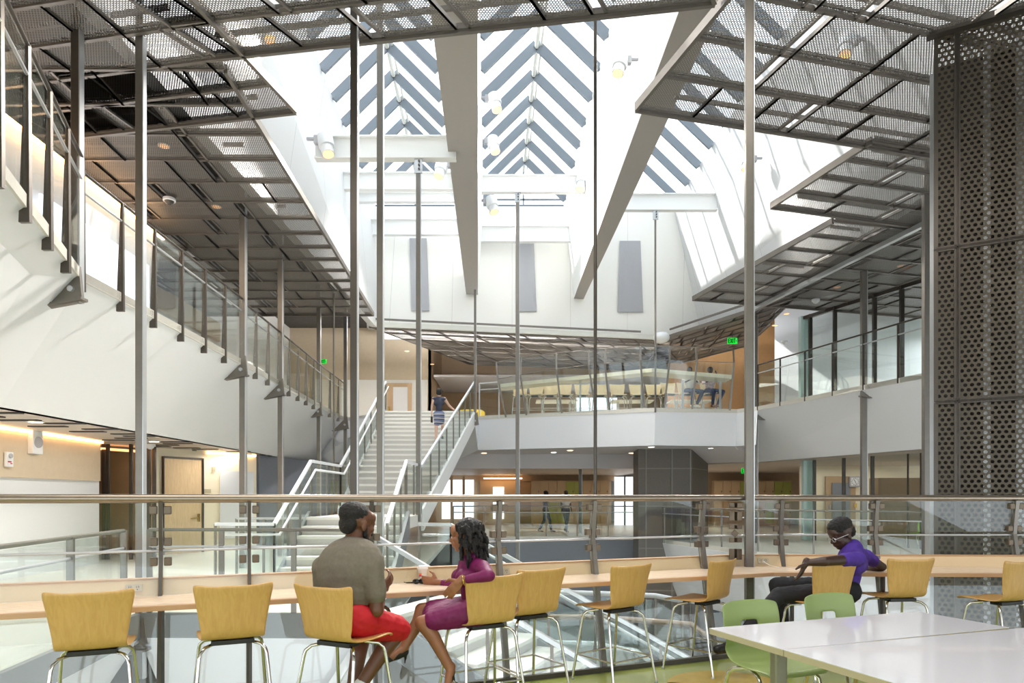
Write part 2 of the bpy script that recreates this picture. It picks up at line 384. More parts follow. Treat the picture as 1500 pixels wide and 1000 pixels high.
# lower ceilings
perfc = perf_mat('lower_ceiling_sheet', (176, 166, 156), .05, 1.6); 
lowc = mat('lower_ceiling', (188, 178, 168), .5, noise=.05, nscale=40)
struct(MB().poly([lowL[0], lowL[1], lowL[2], lowL[3], lowL[4], (-3.0, 25.7, ZL), (-3, 40, ZL), (-16, 40, ZL), (-16, 2.6, ZL)], (0,0,.08)).build('ceiling', lowc))
struct(MB().poly([(-3, 25.6, ZL-.12), (5.5, 25.6, ZL-.12), (5.5, 40, ZL-.12), (-3, 40, ZL-.12)], (0,0,.08)).build('ceiling', lowc))
struct(MB().poly([lowR[0]+Vector((-1.2, 1.2, 0)), lowR[0], lowR[1], lowR[2], (18, 12.6, ZL), (18, 40, ZL), (5.5, 40, ZL), (5.5, 25.6, ZL)], (0,0,.08)).build('ceiling', lowc))
def slots(pts, z, m_, parent=None):
    mb = MB()
    for x, y, lx, ly in pts: mb.box((x, y, z), (lx, ly, .02))
    return mb.build('trim_2', m_, parent)
sl = []
for i in range(34):
    y = 8.2+i*.46; sl.append((-7.1-random.random()*1.3, y, .62, .11))
struct(slots(sl, ZL-.008, M['plenum']))

# ------------------------------------------------------------------ mesh ceilings
def field(tip, vto, uto, Lv, Lu, rows=.62, z=ZC, seed=1, slot=True, depth=.07):
    """hung ceiling of perforated trays in an angle-iron grid; v runs along the atrium edge, u away from it"""
    rnd = random.Random(seed)
    v = (Vector(vto)-Vector(tip)); v.z = 0; v.normalize(); u = Vector(uto)-Vector(tip); u.z = 0; u.normalize()
    g = MB(); p = MB(); nrow = int(Lv/rows)+1; t = Vector((tip[0], tip[1], z))
    for i in range(nrow+1):
        a = t+v*(i*rows)
        g.bar(a, a+u*Lu, .05, .05)
        if 0 < i: g.bar(a+v*.07+Vector((0,0,.02)), a+v*.07+u*Lu+Vector((0,0,.02)), .02, .04)
        if i == nrow: break
        x = 0.0
        while x < Lu:
            wd = rnd.choice((.55, .9, 1.2, 1.2)); wd = min(wd, Lu-x)
            q = a+u*x
            hz_ = rnd.choice((0, .03, .06))
            p.poly([q+u*.02, q+u*(wd-.02), q+u*(wd-.02)+v*(rows-.02), q+u*.02+v*(rows-.02)], (0,0,.003))
            for k in (0, wd):
                g.bar(q+u*k, q+u*k+v*rows, .035, .05)
            x += wd
            if slot and rnd.random() < .45:
                x += .16; q = a+u*x; g.bar(q, q+v*rows, .03, .05)
    # raised edge channel along the atrium and the far side
    g.bar(t, t+v*nrow*rows, .05, .12); g.bar(t-v*.02, t-v*.02+u*Lu, .05, .12)
    o = struct(g.build('ceiling', M['grid'])); s_ = p.build('perforated_tray', M['mesh'], o)
    # supporting struts above
    s2 = MB()
    for i in range(0, nrow, 3):
        a = t+v*(i*rows)+Vector((0,0,.25)); s2.bar(a+u*.6, a+u*Lu, .04, .06)
    s2.build('hanger_channel', M['grid'], o)
    return o
def pt(a): return (a.x, a.y, ZC)
field(Wz(433, 160, ZC), Wz(285, 0, ZC), Wz(119, 196, ZC), 3.6, 7.5, seed=3)
Ta = Wz(366, 75, ZC); Tb = Wz(1000, 5, ZC)
field(Tb+(Tb-Ta).normalized()*.35, Tb+Vector((-.16, -.98, 0)), Ta, 2.0, 6.1, seed=5)
field(Wz(932, 157, ZC), Wz(1062, 0, ZC), Wz(1375, 228, ZC), 4.2, 8.0, rows=.78, seed=8)
field(Wz(547, 460, ZC), Wz(375, 175, ZC), Wz(547, 460, ZC)+Vector((-1, 0, 0)), 11.9, 6.5, seed=11, rows=.8)
field(Wz(1130, 301, ZC), Wz(1270, 210, ZC), Wz(1240, 316, ZC), 1.9, 8, seed=12, rows=.62)
field(Wz(1015, 437, ZC), Wz(1235, 315, ZC), Wz(1090, 443, ZC), 5.6, 9, seed=14, rows=.8)
Fa, Fb = Wz(545, 478, ZC), Wz(962, 497, ZC)
m_ = field(Fb, Fb+Vector((.45, 1, 0)), Fa, 6.4, 10.0, seed=15, rows=1.0, slot=False)
field(Wz(966, 497, ZC)+Vector((0,.1,0)), Wz(966, 497, ZC)+Vector((.1, 1, 0)), Wz(1100, 455, ZC), 6.0, 6, seed=16, rows=.8)
struct(MB().bar(Fa+Vector((0,-.06,.05)), Fb+Vector((0,-.06,.05)), .14, .16).build('trim_3', M['ridge']))
struct(MB().bar(Wz(1100, 455, 6.9), Wz(1440, 285, 6.9), .1, .1).build('trim_4', M['steel_l']))
# plenum slabs above the mesh
def pslab(pts, z=8.7): return struct(MB().poly([(x, y, z) for x, y in pts], (0,0,.2)).build('ceiling', M['plenum']))
pslab([(-16, -2), (-5.1, -2), (-5.1, 24.4), (-16, 24.4)]); pslab([(8.2, -2), (18, -2), (18, 40), (7.3, 24.6)]); pslab([(-16, 24.4), (-5.1, 24.4), (-5.1, 26.6), (7.8, 26.6), (18, 40), (-16, 40)])
struct(MB().poly([(-5.0, 22.9, 7.75), (7.6, 25.3, 7.75), (7.6, 26.7, 7.75), (-5.0, 26.7, 7.75)], (0,0,.1)).box((1.3, 26.8, 8.2), (12.6, .1, 1.2)).build('ceiling', M['white']))  # white slab added above the far mesh so its front rows look bright
pslab([(-5.1, -2), (8.2, -2), (8.2, 6.0), (-5.1, 6.0)])

# ------------------------------------------------------------------ light shaft, skylights, beams
def ax(x, Y): return x+VX*(Y-20.3)                # x of a line running along the skylights
ZE, ZR = 11.7, 13.1
struct(MB().hexa([(ax(-4.72, 6), 6, ZE), (ax(-4.72, 24.3), 24.3, ZE), (-4.45, 22.5, 6.98), (-4.9, 6, 7.1)],
                 [(ax(-4.92, 6), 6, ZE), (ax(-4.92, 24.3), 24.3, ZE), (-4.65, 22.5, 6.98), (-5.1, 6, 7.1)]).build('wall_left', M['shaft']))
struct(MB().hexa([(ax(5.85, 6), 6, ZE), (ax(5.85, 24.3), 24.3, ZE), (6.9, 24.9, 7.1), (8.3, 6, 7.1)],
                 [(ax(6.05, 6), 6, ZE), (ax(6.05, 24.3), 24.3, ZE), (7.1, 24.9, 7.1), (8.5, 6, 7.1)]).build('wall_right', M['shaft']))
def far_y(x, z):
    k = (ZE-z)/(ZE-7.0); return 24.2*(1-k)+(22.6+(x+4.8)/12.1*2.3)*k
mb = MB(); nx, nz = 16, 8; vs = []
for dy in (0, .2):
    for jz in range(nz+1):
        z = 7.0+(ZE-7.0)*jz/nz; k = (ZE-z)/(ZE-7.0)
        for ix in range(nx+1):
            x = (-5.4+.6*k)+(11.6+.5*k)*ix/nx; vs.append((x, far_y(x, z)+dy, z))
n1 = (nx+1)*(nz+1); fs = []
for jz in range(nz):
    for ix in range(nx):
        a = jz*(nx+1)+ix; fs += [(a, a+1, a+nx+2, a+nx+1), (n1+a+nx+1, n1+a+nx+2, n1+a+1, n1+a)]
mb.add(vs, fs, True); struct(mb.build('wall_back', M['farwall'], fix=False))
struct(MB().box((.9, 6, 10.2), (12, .2, 3.4)).build('wall_front', M['white']))
for i, (xl, xr) in enumerate(((-4.72, -1.9), (-.88, 1.97), (2.95, 5.85))):
    xm = (xl+xr)/2; g = MB(); Y0, Y1 = 6.0, 24.3
    rf = MB(); n = 15
    for sgn, xe in ((-1, xl), (1, xr)):
        a0, a1 = Vector((ax(xe, Y0), Y0, ZE)), Vector((ax(xe, Y1), Y1, ZE)); r0, r1 = Vector((ax(xm, Y0), Y0, ZR)), Vector((ax(xm, Y1), Y1, ZR))
        nn = (a1-a0).cross(r0-a0).normalized(); nn = nn if nn.z > 0 else -nn
        g.poly([a0+nn*.12, a1+nn*.12, r1+nn*.12, r0+nn*.12], nn*.02)
    o = struct(g.build('window_%d' % (i+1), M['skyg']))
    Y = 23.6
    while Y > Y0+.3:
        for xe in (xl, xr):
            rf.bar((ax(xe, Y), Y, ZE-.02), (ax(xm, Y), Y, ZR-.02), .08, .24)
        Y -= 1.195
    rf.build('rafter', M['mullion'], o)
    MB().tube([(ax(xm, Y0), Y0, ZR-.1), (ax(xm, Y1), Y1, ZR-.1)], .055).bar((ax(xm+.12, Y0), Y0, ZR-.02), (ax(xm+.12, Y1), Y1, ZR-.02), .05, .1).build('ridge_pipe', M['ridge'], o)
    e = MB().poly([(ax(xl, Y1), Y1, ZE), (ax(xr, Y1), Y1, ZE), (ax(xm, Y1), Y1, ZR)], (0,.02,0)); e.build('gable_pane', M['skyg'], o)
    MB().bar((ax(xl, Y1), Y1, ZE+.28), (ax(xr, Y1), Y1, ZE+.28), .05, .05).bar((ax(xm, Y1), Y1, ZE), (ax(xm, Y1), Y1, ZR), .05, .05).bar((ax(xl, Y1), Y1, ZE+.02), (ax(xr, Y1), Y1, ZE+.02), .2, .08).build('gable_frame', M['mullion'], o)
# deep tapering beams between the skylights
def beam(pl0, pr0, pl1, pr1, tl, tr, nm):
    zb = 8.4
    def q(px, py): return Wz(px, py, zb)
    a, b, c, d = q(*pl0), q(*pr0), q(*pr1), q(*pl1)
    T = lambda p, xe: Vector((ax(xe, p.y), p.y, ZE+.05))
    o = struct(MB().hexa([a, b, c, d], [T(a, tl), T(b, tr), T(c, tr), T(d, tl)]).build(nm, M['white'], bevel=.01))
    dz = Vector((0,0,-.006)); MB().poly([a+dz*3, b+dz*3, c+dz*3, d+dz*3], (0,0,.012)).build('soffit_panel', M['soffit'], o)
    return o
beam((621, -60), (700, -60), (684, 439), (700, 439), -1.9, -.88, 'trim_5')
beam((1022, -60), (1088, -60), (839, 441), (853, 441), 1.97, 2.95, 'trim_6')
# steel crossbeams
def ibeam(pl, pr, ptop, pbot, Y, nm):
    a, b = W(pl, ptop, Y), W(pr, ptop, Y); hgt = (pbot-ptop)/F*Y; mb = MB()
    a.z -= hgt/2; b.z -= hgt/2
    mb.bar(a, b, .03, hgt)
    for s_ in (-1, 1): mb.bar(a+Vector((0,0,s_*hgt/2)), b+Vector((0,0,s_*hgt/2)), .2, .03)
    return struct(mb.build(nm, M['white']))
ibeam(462, 668, 202, 233, 13.8, 'trim_7'); ibeam(500, 672, 254, 278, 19.5, 'trim_8'); ibeam(512, 676, 283, 296, 21.5, 'trim_9')
ibeam(700, 888, 258, 282, 20.0, 'trim_10'); ibeam(890, 1050, 285, 308, 21.0, 'trim_11')
ibeam(520, 672, 322, 344, 23.3, 'trim_12'); ibeam(700, 836, 332, 354, 23.6, 'trim_13')
# wall vents
for i, (x0, x1, y0, y1, lb) in enumerate(((597, 629, 349, 455, 'tall grey wall grille left of the left deep beam'), (756, 786, 357, 456, 'tall grey wall grille between the two deep beams'), (905, 942, 353, 457, 'tall grey wall grille right of the right deep beam'))):
    def on(px, py):
        Y = 23.5
        for _ in range(12): p = W(px, py, Y); Y = far_y(p.x, p.z)
        return W(px, py, Y-.03)
    q = [on(x0+3, y0), on(x1-4, y0), on(x1, y1), on(x0+6 if i == 0 else x0, y1)]
    o = MB().poly(q, (0,-.03,0)).build('wall_vent', M['vent']); tag(o, lb, 'vent')

# ------------------------------------------------------------------ steel hangers and columns
def pole(px, Y, ytop, ybot, w_, label, mt='steel', bracket=None, slot=True, head=False):
    a, b = W(px, ybot, Y), W(px, ytop, Y)
    t = thing('steel_hanger', label, 'column', a)
    ra = Vector((0,0,0)); rb = b-a
    if w_ > .07:
        MB().bar(ra, rb, w_, w_*.8, (0,1,0)).build('shaft', M[mt], t, bevel=.006)
        MB().bar(Vector((w_*.52, -.005, 0)), rb+Vector((w_*.52, -.005, 0)), w_*.12, w_*.85, (0,1,0)).build('lit_side_strip', M['steel_l'], t)  # paler strip paints in the lit side of the shaft
    else:
        MB().tube([ra, rb], w_/2, 12).build('shaft', M[mt], t)
    if bracket:
        s_, z = bracket; p = Vector((0, -.02, H+(HZ-z)/F*Y-a.z))
        MB().poly([p+Vector((0,0,.1))+Vector((s_*-.08,-.08,.08)), p+Vector((s_*.42, -.08, -.32)), p+Vector((s_*-.12, -.08, -.22))], (0,.05,0)).poly([p+Vector((s_*.42, -.1, -.32)), p+Vector((s_*-.12, -.1, -.22)), p+Vector((s_*-.12, -.1, -.19)), p+Vector((s_*.42, -.1, -.29))], (0,.14,0)).build('bracket', M['steel'], t)
        MB().lathe([(.035, 0), (.035, .04)], p+Vector((0, -.08, -.1)), 14, (0,-1,0)).build('bolt', M['steel_l'], t)
    if head:
        MB().bar(rb+Vector((.0,-.03,-.3)), rb+Vector((0,-.03,.02)), .16, .05, (0,1,0)).build('head_plate', M['steel_l'], t)
        bb = MB()
        for k in (.07, .15, .23): bb.lathe([(.02, 0), (.02, .03)], rb+Vector((.02, -.06, -k)), 8, (0,-1,0))
        bb.build('bolt', M['steel_d'], t)
    return t
pole(113, 8.2, -10, 444, .105, 'dark steel hanger ending in a bracket at the upper left, nearest the corner', 'steel_d', (-1, 415))
pole(206, 8.3, -10, 993, .095, 'long grey steel column left, standing before the lower left glass rail corner', 'steel', (-1, 925))
pole(519, 8.1, -10, 1010, .085, 'dark grey steel column directly above the seated man in the grey tee', 'steel_d')
pole(557, 10.3, 8, 1010, .095, 'steel column just right of the one above the seated man', 'steel')
pole(1097, 6.32, -10, 900, .072, 'tall steel column rising through the counter corner, left of the boy in purple', 'steel')
pole(356, 13.6, 258, 832, .12, 'grey steel hanger with triangular bracket, second bracket from the left', 'steel', (-1, 535))
pole(411, 16.1, 345, 816, .115, 'grey steel hanger with triangular bracket, third bracket from the left', 'steel', (-1, 566))
pole(467, 20.2, 418, 797, .11, 'grey steel hanger with small bracket, fourth from the left, near the staircase', 'steel', (-1, 598))
pole(489, 18.5, 430, 804, .05, 'thin grey rod between the fourth bracketed hanger and the staircase', 'steel')
pole(506, 22.9, 452, 789, .11, 'grey hanger right beside the top left of the staircase rail', 'steel', (-1, 618))
pole(613, 13.8, 233, 764, .095, 'light grey hanger from the high white crossbeam down to the stair landing', 'steel', head=True)
pole(758, 20.0, 282, 835, .11, 'light grey hanger down from the middle crossbeam, crossing the centre balcony', 'steel', head=True)
pole(696, 21.9, 424, 622, .075, 'short hanger at the stair head corner of the centre balcony', 'steel', (-1, 612))
pole(960, 21.0, 308, 604, .06, 'thin rod hanger from the right crossbeam to the bent corner of the centre balcony', 'steel', head=True)
pole(872, 8.3, 24, 900, .042, 'slender dark rod, full height, right of the centre', 'steel_d')
pole(1107, 21.0, 456, 800, .1, 'far hanger just right of the big column by the boy', 'steel', (1, 602))
pole(1265, 16.9, 390, 811, .13, 'grey hanger with triangular bracket on the right balcony edge', 'steel', (1, 568))
pole(1357, 12.6, 228, 850, .125, 'steel column beside the perforated screen wall', 'steel')
pole(850, 26.5, 664, 781, .12, 'short dark post under the centre balcony on the lower far walkway', 'steel_d')

# ------------------------------------------------------------------ perforated screen tower, right
def screen_wall():
    p0, p1 = Wz(1371, 52, ZC), Wz(1500, 15, ZC); d = p1-p0; d.z = 0; d.normalize(); ang = math.atan2(d.y, d.x)
    t = thing('perforated_screen', 'tall brown perforated metal screen tower at the right edge', 'screen', (p0.x, p0.y, -1.2), ang)
    Hh = ZC+1.2; zs = [0, 1.18+H+(HZ-590)/F*8.2-.02, 1.2+H+(HZ-364)/F*8.2, Hh]
    xs = [(.0, .21), (.225, 2.0)]
    zs = [0, 1.2+H+(HZ-588)/F*8.2, 1.2+H+(HZ-364)/F*8.2, Hh]
    for i in range(3):
        for x0, x1 in xs:
            fr = MB(); z0, z1 = zs[i]+.006, zs[i+1]-.006
            for a, b in (((x0, z0), (x1, z0)), ((x1, z0), (x1, z1)), ((x1, z1), (x0, z1)), ((x0, z1), (x0, z0))):
                fr.bar((a[0], 0, a[1]), (b[0], 0, b[1]), .045, .05, (0,1,0))
            o = MB().poly([(x0, 0, z0), (x1, 0, z0), (x1, 0, z1), (x0, 0, z1)], (0,.004,0)).build('perforated_panel', M['screen'], t)
            fr.build('panel_frame', M['steel_d'], o)
    MB().bar((0, .9, 0), (0, .9, Hh), .08, .08, (0,1,0)).bar((.9, .6, 0), (.9, .6, Hh), .1, .1, (0,1,0)).bar((.55, .5, 0), (.55, .5, Hh), .07, .07, (0,1,0)).bar((1.4, .6, 0), (1.4, .6, Hh), .05, .1, (0,1,0)).build('inner_post', M['steel_l'], t)
    MB().poly([(.02, .75, 0), (2, .75, 0), (2, .75, Hh), (.02, .75, Hh)], (0,.02,0)).build('back_panel', M['innerdark'], t)  # dark sheet added behind so the punched holes read as black shade
    MB().bar((-.1, -.05, Hh), (2.1, -.05, Hh), .12, .08).build('top_channel', M['steel_d'], t)
screen_wall()

# dark clad column under centre balcony
t = thing('clad_column', 'wide dark panelled column under the centre balcony', 'column', (5.2, 22.6, -4.2))
mb = MB(); mb.hexa([(-1.0, .1, 0), (.75, 0, 0), (1.75, 1.6, 0), (-.9, 1.6, 0)], [(-1.0, .1, 7.2), (.75, 0, 7.2), (1.75, 1.6, 7.2), (-.9, 1.6, 7.2)]); mb.build('cladding', M['dscreen'], t)
mb = MB()
for z in (1.0, 2.5, 3.9, 5.3, 6.55): mb.bar((-1.0, .085, z), (.75, -.015, z), .01, .03).bar((.75, -.01, z), (1.75, 1.59, z), .01, .03)
for x in (-.75, .1, .7): mb.bar((x, .065-(x+1)*.05, 0), (x, .065-(x+1)*.05, 7.2), .03, .012, (0,1,0))
mb.build('panel_joint', M['steel'], t)

# ------------------------------------------------------------------ railings
def railing(label, pts, h=1.1, n=None, postm='steel', pw=.045, name='glass_railing', railm='steel', inner=True, posts=None, rr=.022, gm='glassg', base=.12, curb=True, group=None, taper=False):
    """glass guard along pts: posts, top rail, inner handrail, one pane between each two posts"""
    pts = [Vector(p) for p in pts]; o0 = pts[0].copy(); t = thing(name, label, 'railing', o0, 0, group)
    P = [p-o0 for p in pts]; up_ = Vector((0,0,h))
    MB().tube([p+up_ for p in P], rr).build('top_rail', M[railm], t)
    if inner:
        MB().tube([p+Vector((0,0,h*.8)) for p in P], .016).build('handrail', M['steel_l'], t)
    stations = []
    for i in range(len(P)-1):
        k = (n[i] if n else max(1, round((P[i+1]-P[i]).length/1.5)))
        for j in range(k+(i == len(P)-2)): stations.append(P[i].lerp(P[i+1], j/k))
    for s_ in stations:
        b = MB()
        if taper: b.hexa([s_+Vector((-.07,-.02,-.25)), s_+Vector((.03,-.02,-.25)), s_+Vector((.03,.02,-.25)), s_+Vector((-.07,.02,-.25))], [s_+Vector((-.01,-.02,h)), s_+Vector((.02,-.02,h)), s_+Vector((.02,.02,h)), s_+Vector((-.01,.02,h))])
        else: b.bar(s_+Vector((0,0,-base)), s_+up_, pw, .02 if pw < .05 else .03, (0,1,0))
        b.build('post', M[postm], t)
    for a, b in zip(stations, stations[1:]):
        d = (b-a).normalized()*.04; z0 = Vector((0,0,-base)); z1 = Vector((0,0,h-.03))
        nn = Vector((-(b-a).y, (b-a).x, 0)).normalized()*.012
        MB().poly([a+d+z0, b-d+z0, b-d+z1, a+d+z1], nn).build('glass_pane', M[gm], t)
    return t
railing('near upper left glass railing with dark posts climbing out of the frame', [K0, K[0], K[1]], 1.36, n=[3, 4], postm='steel_d', pw=.07, railm='steel_d', gm='glass', taper=True)
railing('upper left balcony glass railing with dark posts', [K[1], K[2]], 1.2, n=[6], postm='steel_d', railm='steel_d', gm='glass', taper=True)
railing('far end of the upper left balcony railing by the staircase', [K[2], K[3], K[4]], 1.15, n=[8, 3], postm='steel', railm='steel_d', taper=True)
railing('right upper balcony glass railing beside the perforated screen', [C[3], C[3].lerp(C[4], .5), C[4], R9], 1.25, n=[3, 3, 2], postm='steel_d', railm='steel_d')
railing('lower left glass railing rising at the left edge of the photo', [LF[0], LF[1]-Vector((.05,.25,0))], 1.02, n=[2], postm='steel', pw=.07)
railing('lower left glass railing running behind the counter to the stair', [LF[1]+Vector((.12, 0, 0)), LF[2]], 1.02, n=[3], postm='steel', pw=.06)
railing('far lower walkway railing under the centre balcony', [(-2.1, 24.4, 0), (4.55, 24.4, 0)], 1.07, n=[6], postm='steel')
railing('lower right walkway railing behind the boy in purple', [(4.6, 24.2, 0), (6.35, 17.6, 0), (9.6, 15.25, 0), (13, 14, 0)], 1.07, n=[4, 3, 3], postm='steel')
railing('small glass guard left of the lower stair flight', [(-5.0, 12.4, 0), (-3.6, 12.6, 0)], 1.02, n=[3], inner=False, railm='steel_l')
# low rail guard inside the void, seen under the counter
def tuberail(label, pxs, Y, r=.03, mt='steel_l', posts=True, drop=1.0):
    P = [W(x, y, Yq) for x, y, Yq in pxs]; o0 = P[0]; t = thing('stair_handrail', label, 'railing', o0)
    MB().tube([p-o0 for p in P], r).build('handrail', M[mt], t)
    for i, p in enumerate(P):
        MB().bar(p-o0, p-o0+Vector((0,0,-drop)), .04, .02, (0,1,0)).build('post', M['steel'], t)
    for a, b in zip(P, P[1:]):
        MB().poly([a-o0+Vector((.03,0,-.08)), b-o0+Vector((-.03,0,-.08)), b-o0+Vector((-.03,0,-drop)), a-o0+Vector((.03,0,-drop))], (0,.012,0)).build('glass_pane', M['glassg'], t)
    return t
tuberail('pale tube handrail crossing below the counter behind the bar stools', [(640, 893, 11.4), (745, 903, 11.2), (872, 903, 11), (1012, 914, 10.6), (1052, 943, 10.4)], 11, .045, 'rail')
tuberail('lower chrome stair handrail glimpsed under the counter', [(700, 920, 13), (765, 939, 13), (870, 942, 12.8), (932, 953, 12.6), (962, 976, 12.4)], 12, .045)
tuberail('white handrail seen through the glass right under the counter edge', [(745, 866, 12.4), (850, 868, 12.2), (960, 872, 12), (1000, 880, 11.8)], 12, .045, 'steel_l')

# centre balcony guard with cranked posts
t = thing('glass_railing', 'tall cranked glass guard of the centre balcony before the long bar', 'railing', C[0])
PX = [(741, 609, 729, 555, 727, 531), (771, 606, 762, 549, 764, 523), (823, 603, 815, 541, 815, 517), (873, 601, 862, 534, 863, 513), (893, 598, 886, 533, 887, 511), (944, 595, 938, 528, 938, 507), (973, 595, 981, 527, 981, 507), (1014, 597, 1021, 529, 1019, 509), (1069, 599, 1075, 531, 1074, 512)]
def linY(px):
    for a, b in zip(C[:3], C[1:3]):
        r = (px-CX)/F; d = b-a; k = (r*a.y-a.x)/(d.x-r*d.y)
        if -.25 <= k <= 1.001: return a.y+d.y*k
    return C[2].y
prev = None
for x0, y0, x1, y1, x2, y2 in PX:
    Y = linY(x0); p0, p1, p2 = [W(*q, Y+e) - C[0] for q, e in (((x0, y0+2), 0), ((x1, y1), -.25), ((x2, y2), -.15))]
    MB().bar(p0, p1, .055, .03, (0,1,0)).bar(p1, p2, .055, .03, (0,1,0)).build('post', M['steel'], t)
    if prev:
        MB().poly([prev[0], p0, p1, prev[1]], (0,.012,0)).build('glass_pane', M['glassg'], t)
        MB().poly([prev[1], p1, p2, prev[2]], (0,.012,0)).build('glass_pane', M['glass'], t)
        MB().tube([prev[2], p2], .015).tube([prev[1], p1], .010).build('top_rail', M['steel'], t)
    prev = (p0, p1, p2)
railing('short glass guard between the stair head and the long bar', [C[0]+Vector((.05,0,0)), C[0].lerp(C[1], .13)], 1.1, n=[1], postm='steel_l', inner=True, railm='steel_l')

# ------------------------------------------------------------------ front guard and counter
OUT = .25
def guardpt(px):                                  # floor-edge point whose crank shows in column px
    r = (px-CX)/F
    a, d, nn = A_, fd, fn
    q = a+nn*OUT; k = (r*q.y-q.x)/(d.x-r*d.y); p = q+d*k
    if p.x > EC.x-.05:
        nn = Vector((0,1,0)); q = EC+nn*OUT; p = Vector((r*q.y, q.y, 0))
    return p-nn*OUT, nn
t = thing('glass_railing', 'front guard with thick flat rail at eye level behind the counter', 'railing', A_)
post_px = [70-260, 20-60, 236, 365, 543, 729, 867, 1026, 1143, 1281, 1484, 1640]
gp = []
for i, px in enumerate(post_px):
    b, nn = guardpt(px); b = b-A_
    k = b+nn*OUT+Vector((0,0,1.06)); tp = b+nn*(OUT-.04)+Vector((0,0,1.385)); bt = b+Vector((0,0,-.25))
    along = Vector((nn.y, -nn.x, 0)); gp.append((bt, k, tp, nn, along))
    if px < 0 : continue
    if px < 600: MB().bar(bt, k, .022, .06, nn).bar(k, tp, .022, .06, nn).build('post', M['steel_d'], t)
    else: MB().bar(bt, k, .036, .06, nn).bar(k, tp, .034, .05, nn).build('post', M['steel'], t)
    for z_, pz in ((1.33, tp), (1.12, k), (.99, k)):
        for s_ in (-1, 1):
            f_ = (z_-1.06)/(1.385-1.06) if z_ > 1.06 else 0
            c = (k.lerp(tp, f_) if z_ > 1.06 else k.lerp(bt, (1.06-z_)/1.31))+along*s_*.042
            MB().box(c, (.046, .05, .055), math.atan2(along.y, along.x)).build('clamp', M['brass_clamp'], t, bevel=.006)
for a, b in zip(gp[1:], gp[2:]):
    g = a[4]*.02
    MB().poly([a[0]+g, b[0]-g, b[1]-g, a[1]+g], b[3]*.012).build('glass_pane', M['glass'], t)
    MB().poly([a[1]+g+Vector((0,0,.03)), b[1]-g+Vector((0,0,.03)), b[2]-g, a[2]+g], b[3]*.012).build('glass_pane', M['glass'], t)
    e = Vector((0,0,.0)); MB().tube([a[1]+e, b[1]+e], .009).build('mid_rail', M['steel_l'], t)
kc = EC-A_+fn*(OUT-.03)
rp = [EL-A_+fn*(OUT-.03)+Vector((0,0,1.405)), EC-A_+(fn+Vector((0,1,0))).normalized()*.235+Vector((0,0,1.405)), ER-A_+Vector((0,OUT-.03,1.405))]
rb = MB()
for a, b in zip(rp, rp[1:]):
    d = (b-a).normalized(); nn = Vector((-d.y, d.x, 0)); prof = [(-.032, -.022), (-.036, .005), (-.028, .022), (-.012, .03), (.012, .03), (.028, .022), (.036, .005), (.032, -.022), (.0, -.028)]
    vs = [a+nn*u+Vector((0,0,v)) for u, v in prof]+[b+nn*u+Vector((0,0,v)) for u, v in prof]; n = len(prof)
    rb.add(vs, [(i, (i+1) % n, n+(i+1) % n, n+i) for i in range(n)], True); rb.add(vs[:n], [tuple(range(n))]); rb.add(vs[n:], [tuple(range(n))[::-1]])
rb.build('top_rail', M['rail'], t)
# corner clamps hanging on the glass joint
cc, cn = guardpt(1071)
for z_, hh in ((1.34, .045), (1.24, .085), (1.14, .04), (1.02, .045), (.89, .10)):
    for s_ in (-1, 1):
        MB().box(cc-A_+cn*(OUT-.05)+Vector((s_*.028, 0, z_)), (.05, .06, hh), s_*.3).build('clamp', M['brass_clamp'], t, bevel=.005)
MB().box(cc-A_+cn*(OUT-.05)+Vector((0, 0, 1.08)), (.05, .03, .05), rot=Matrix.Rotation(PI/4, 3, 'Y')).build('clamp', M['brass_clamp'], t)

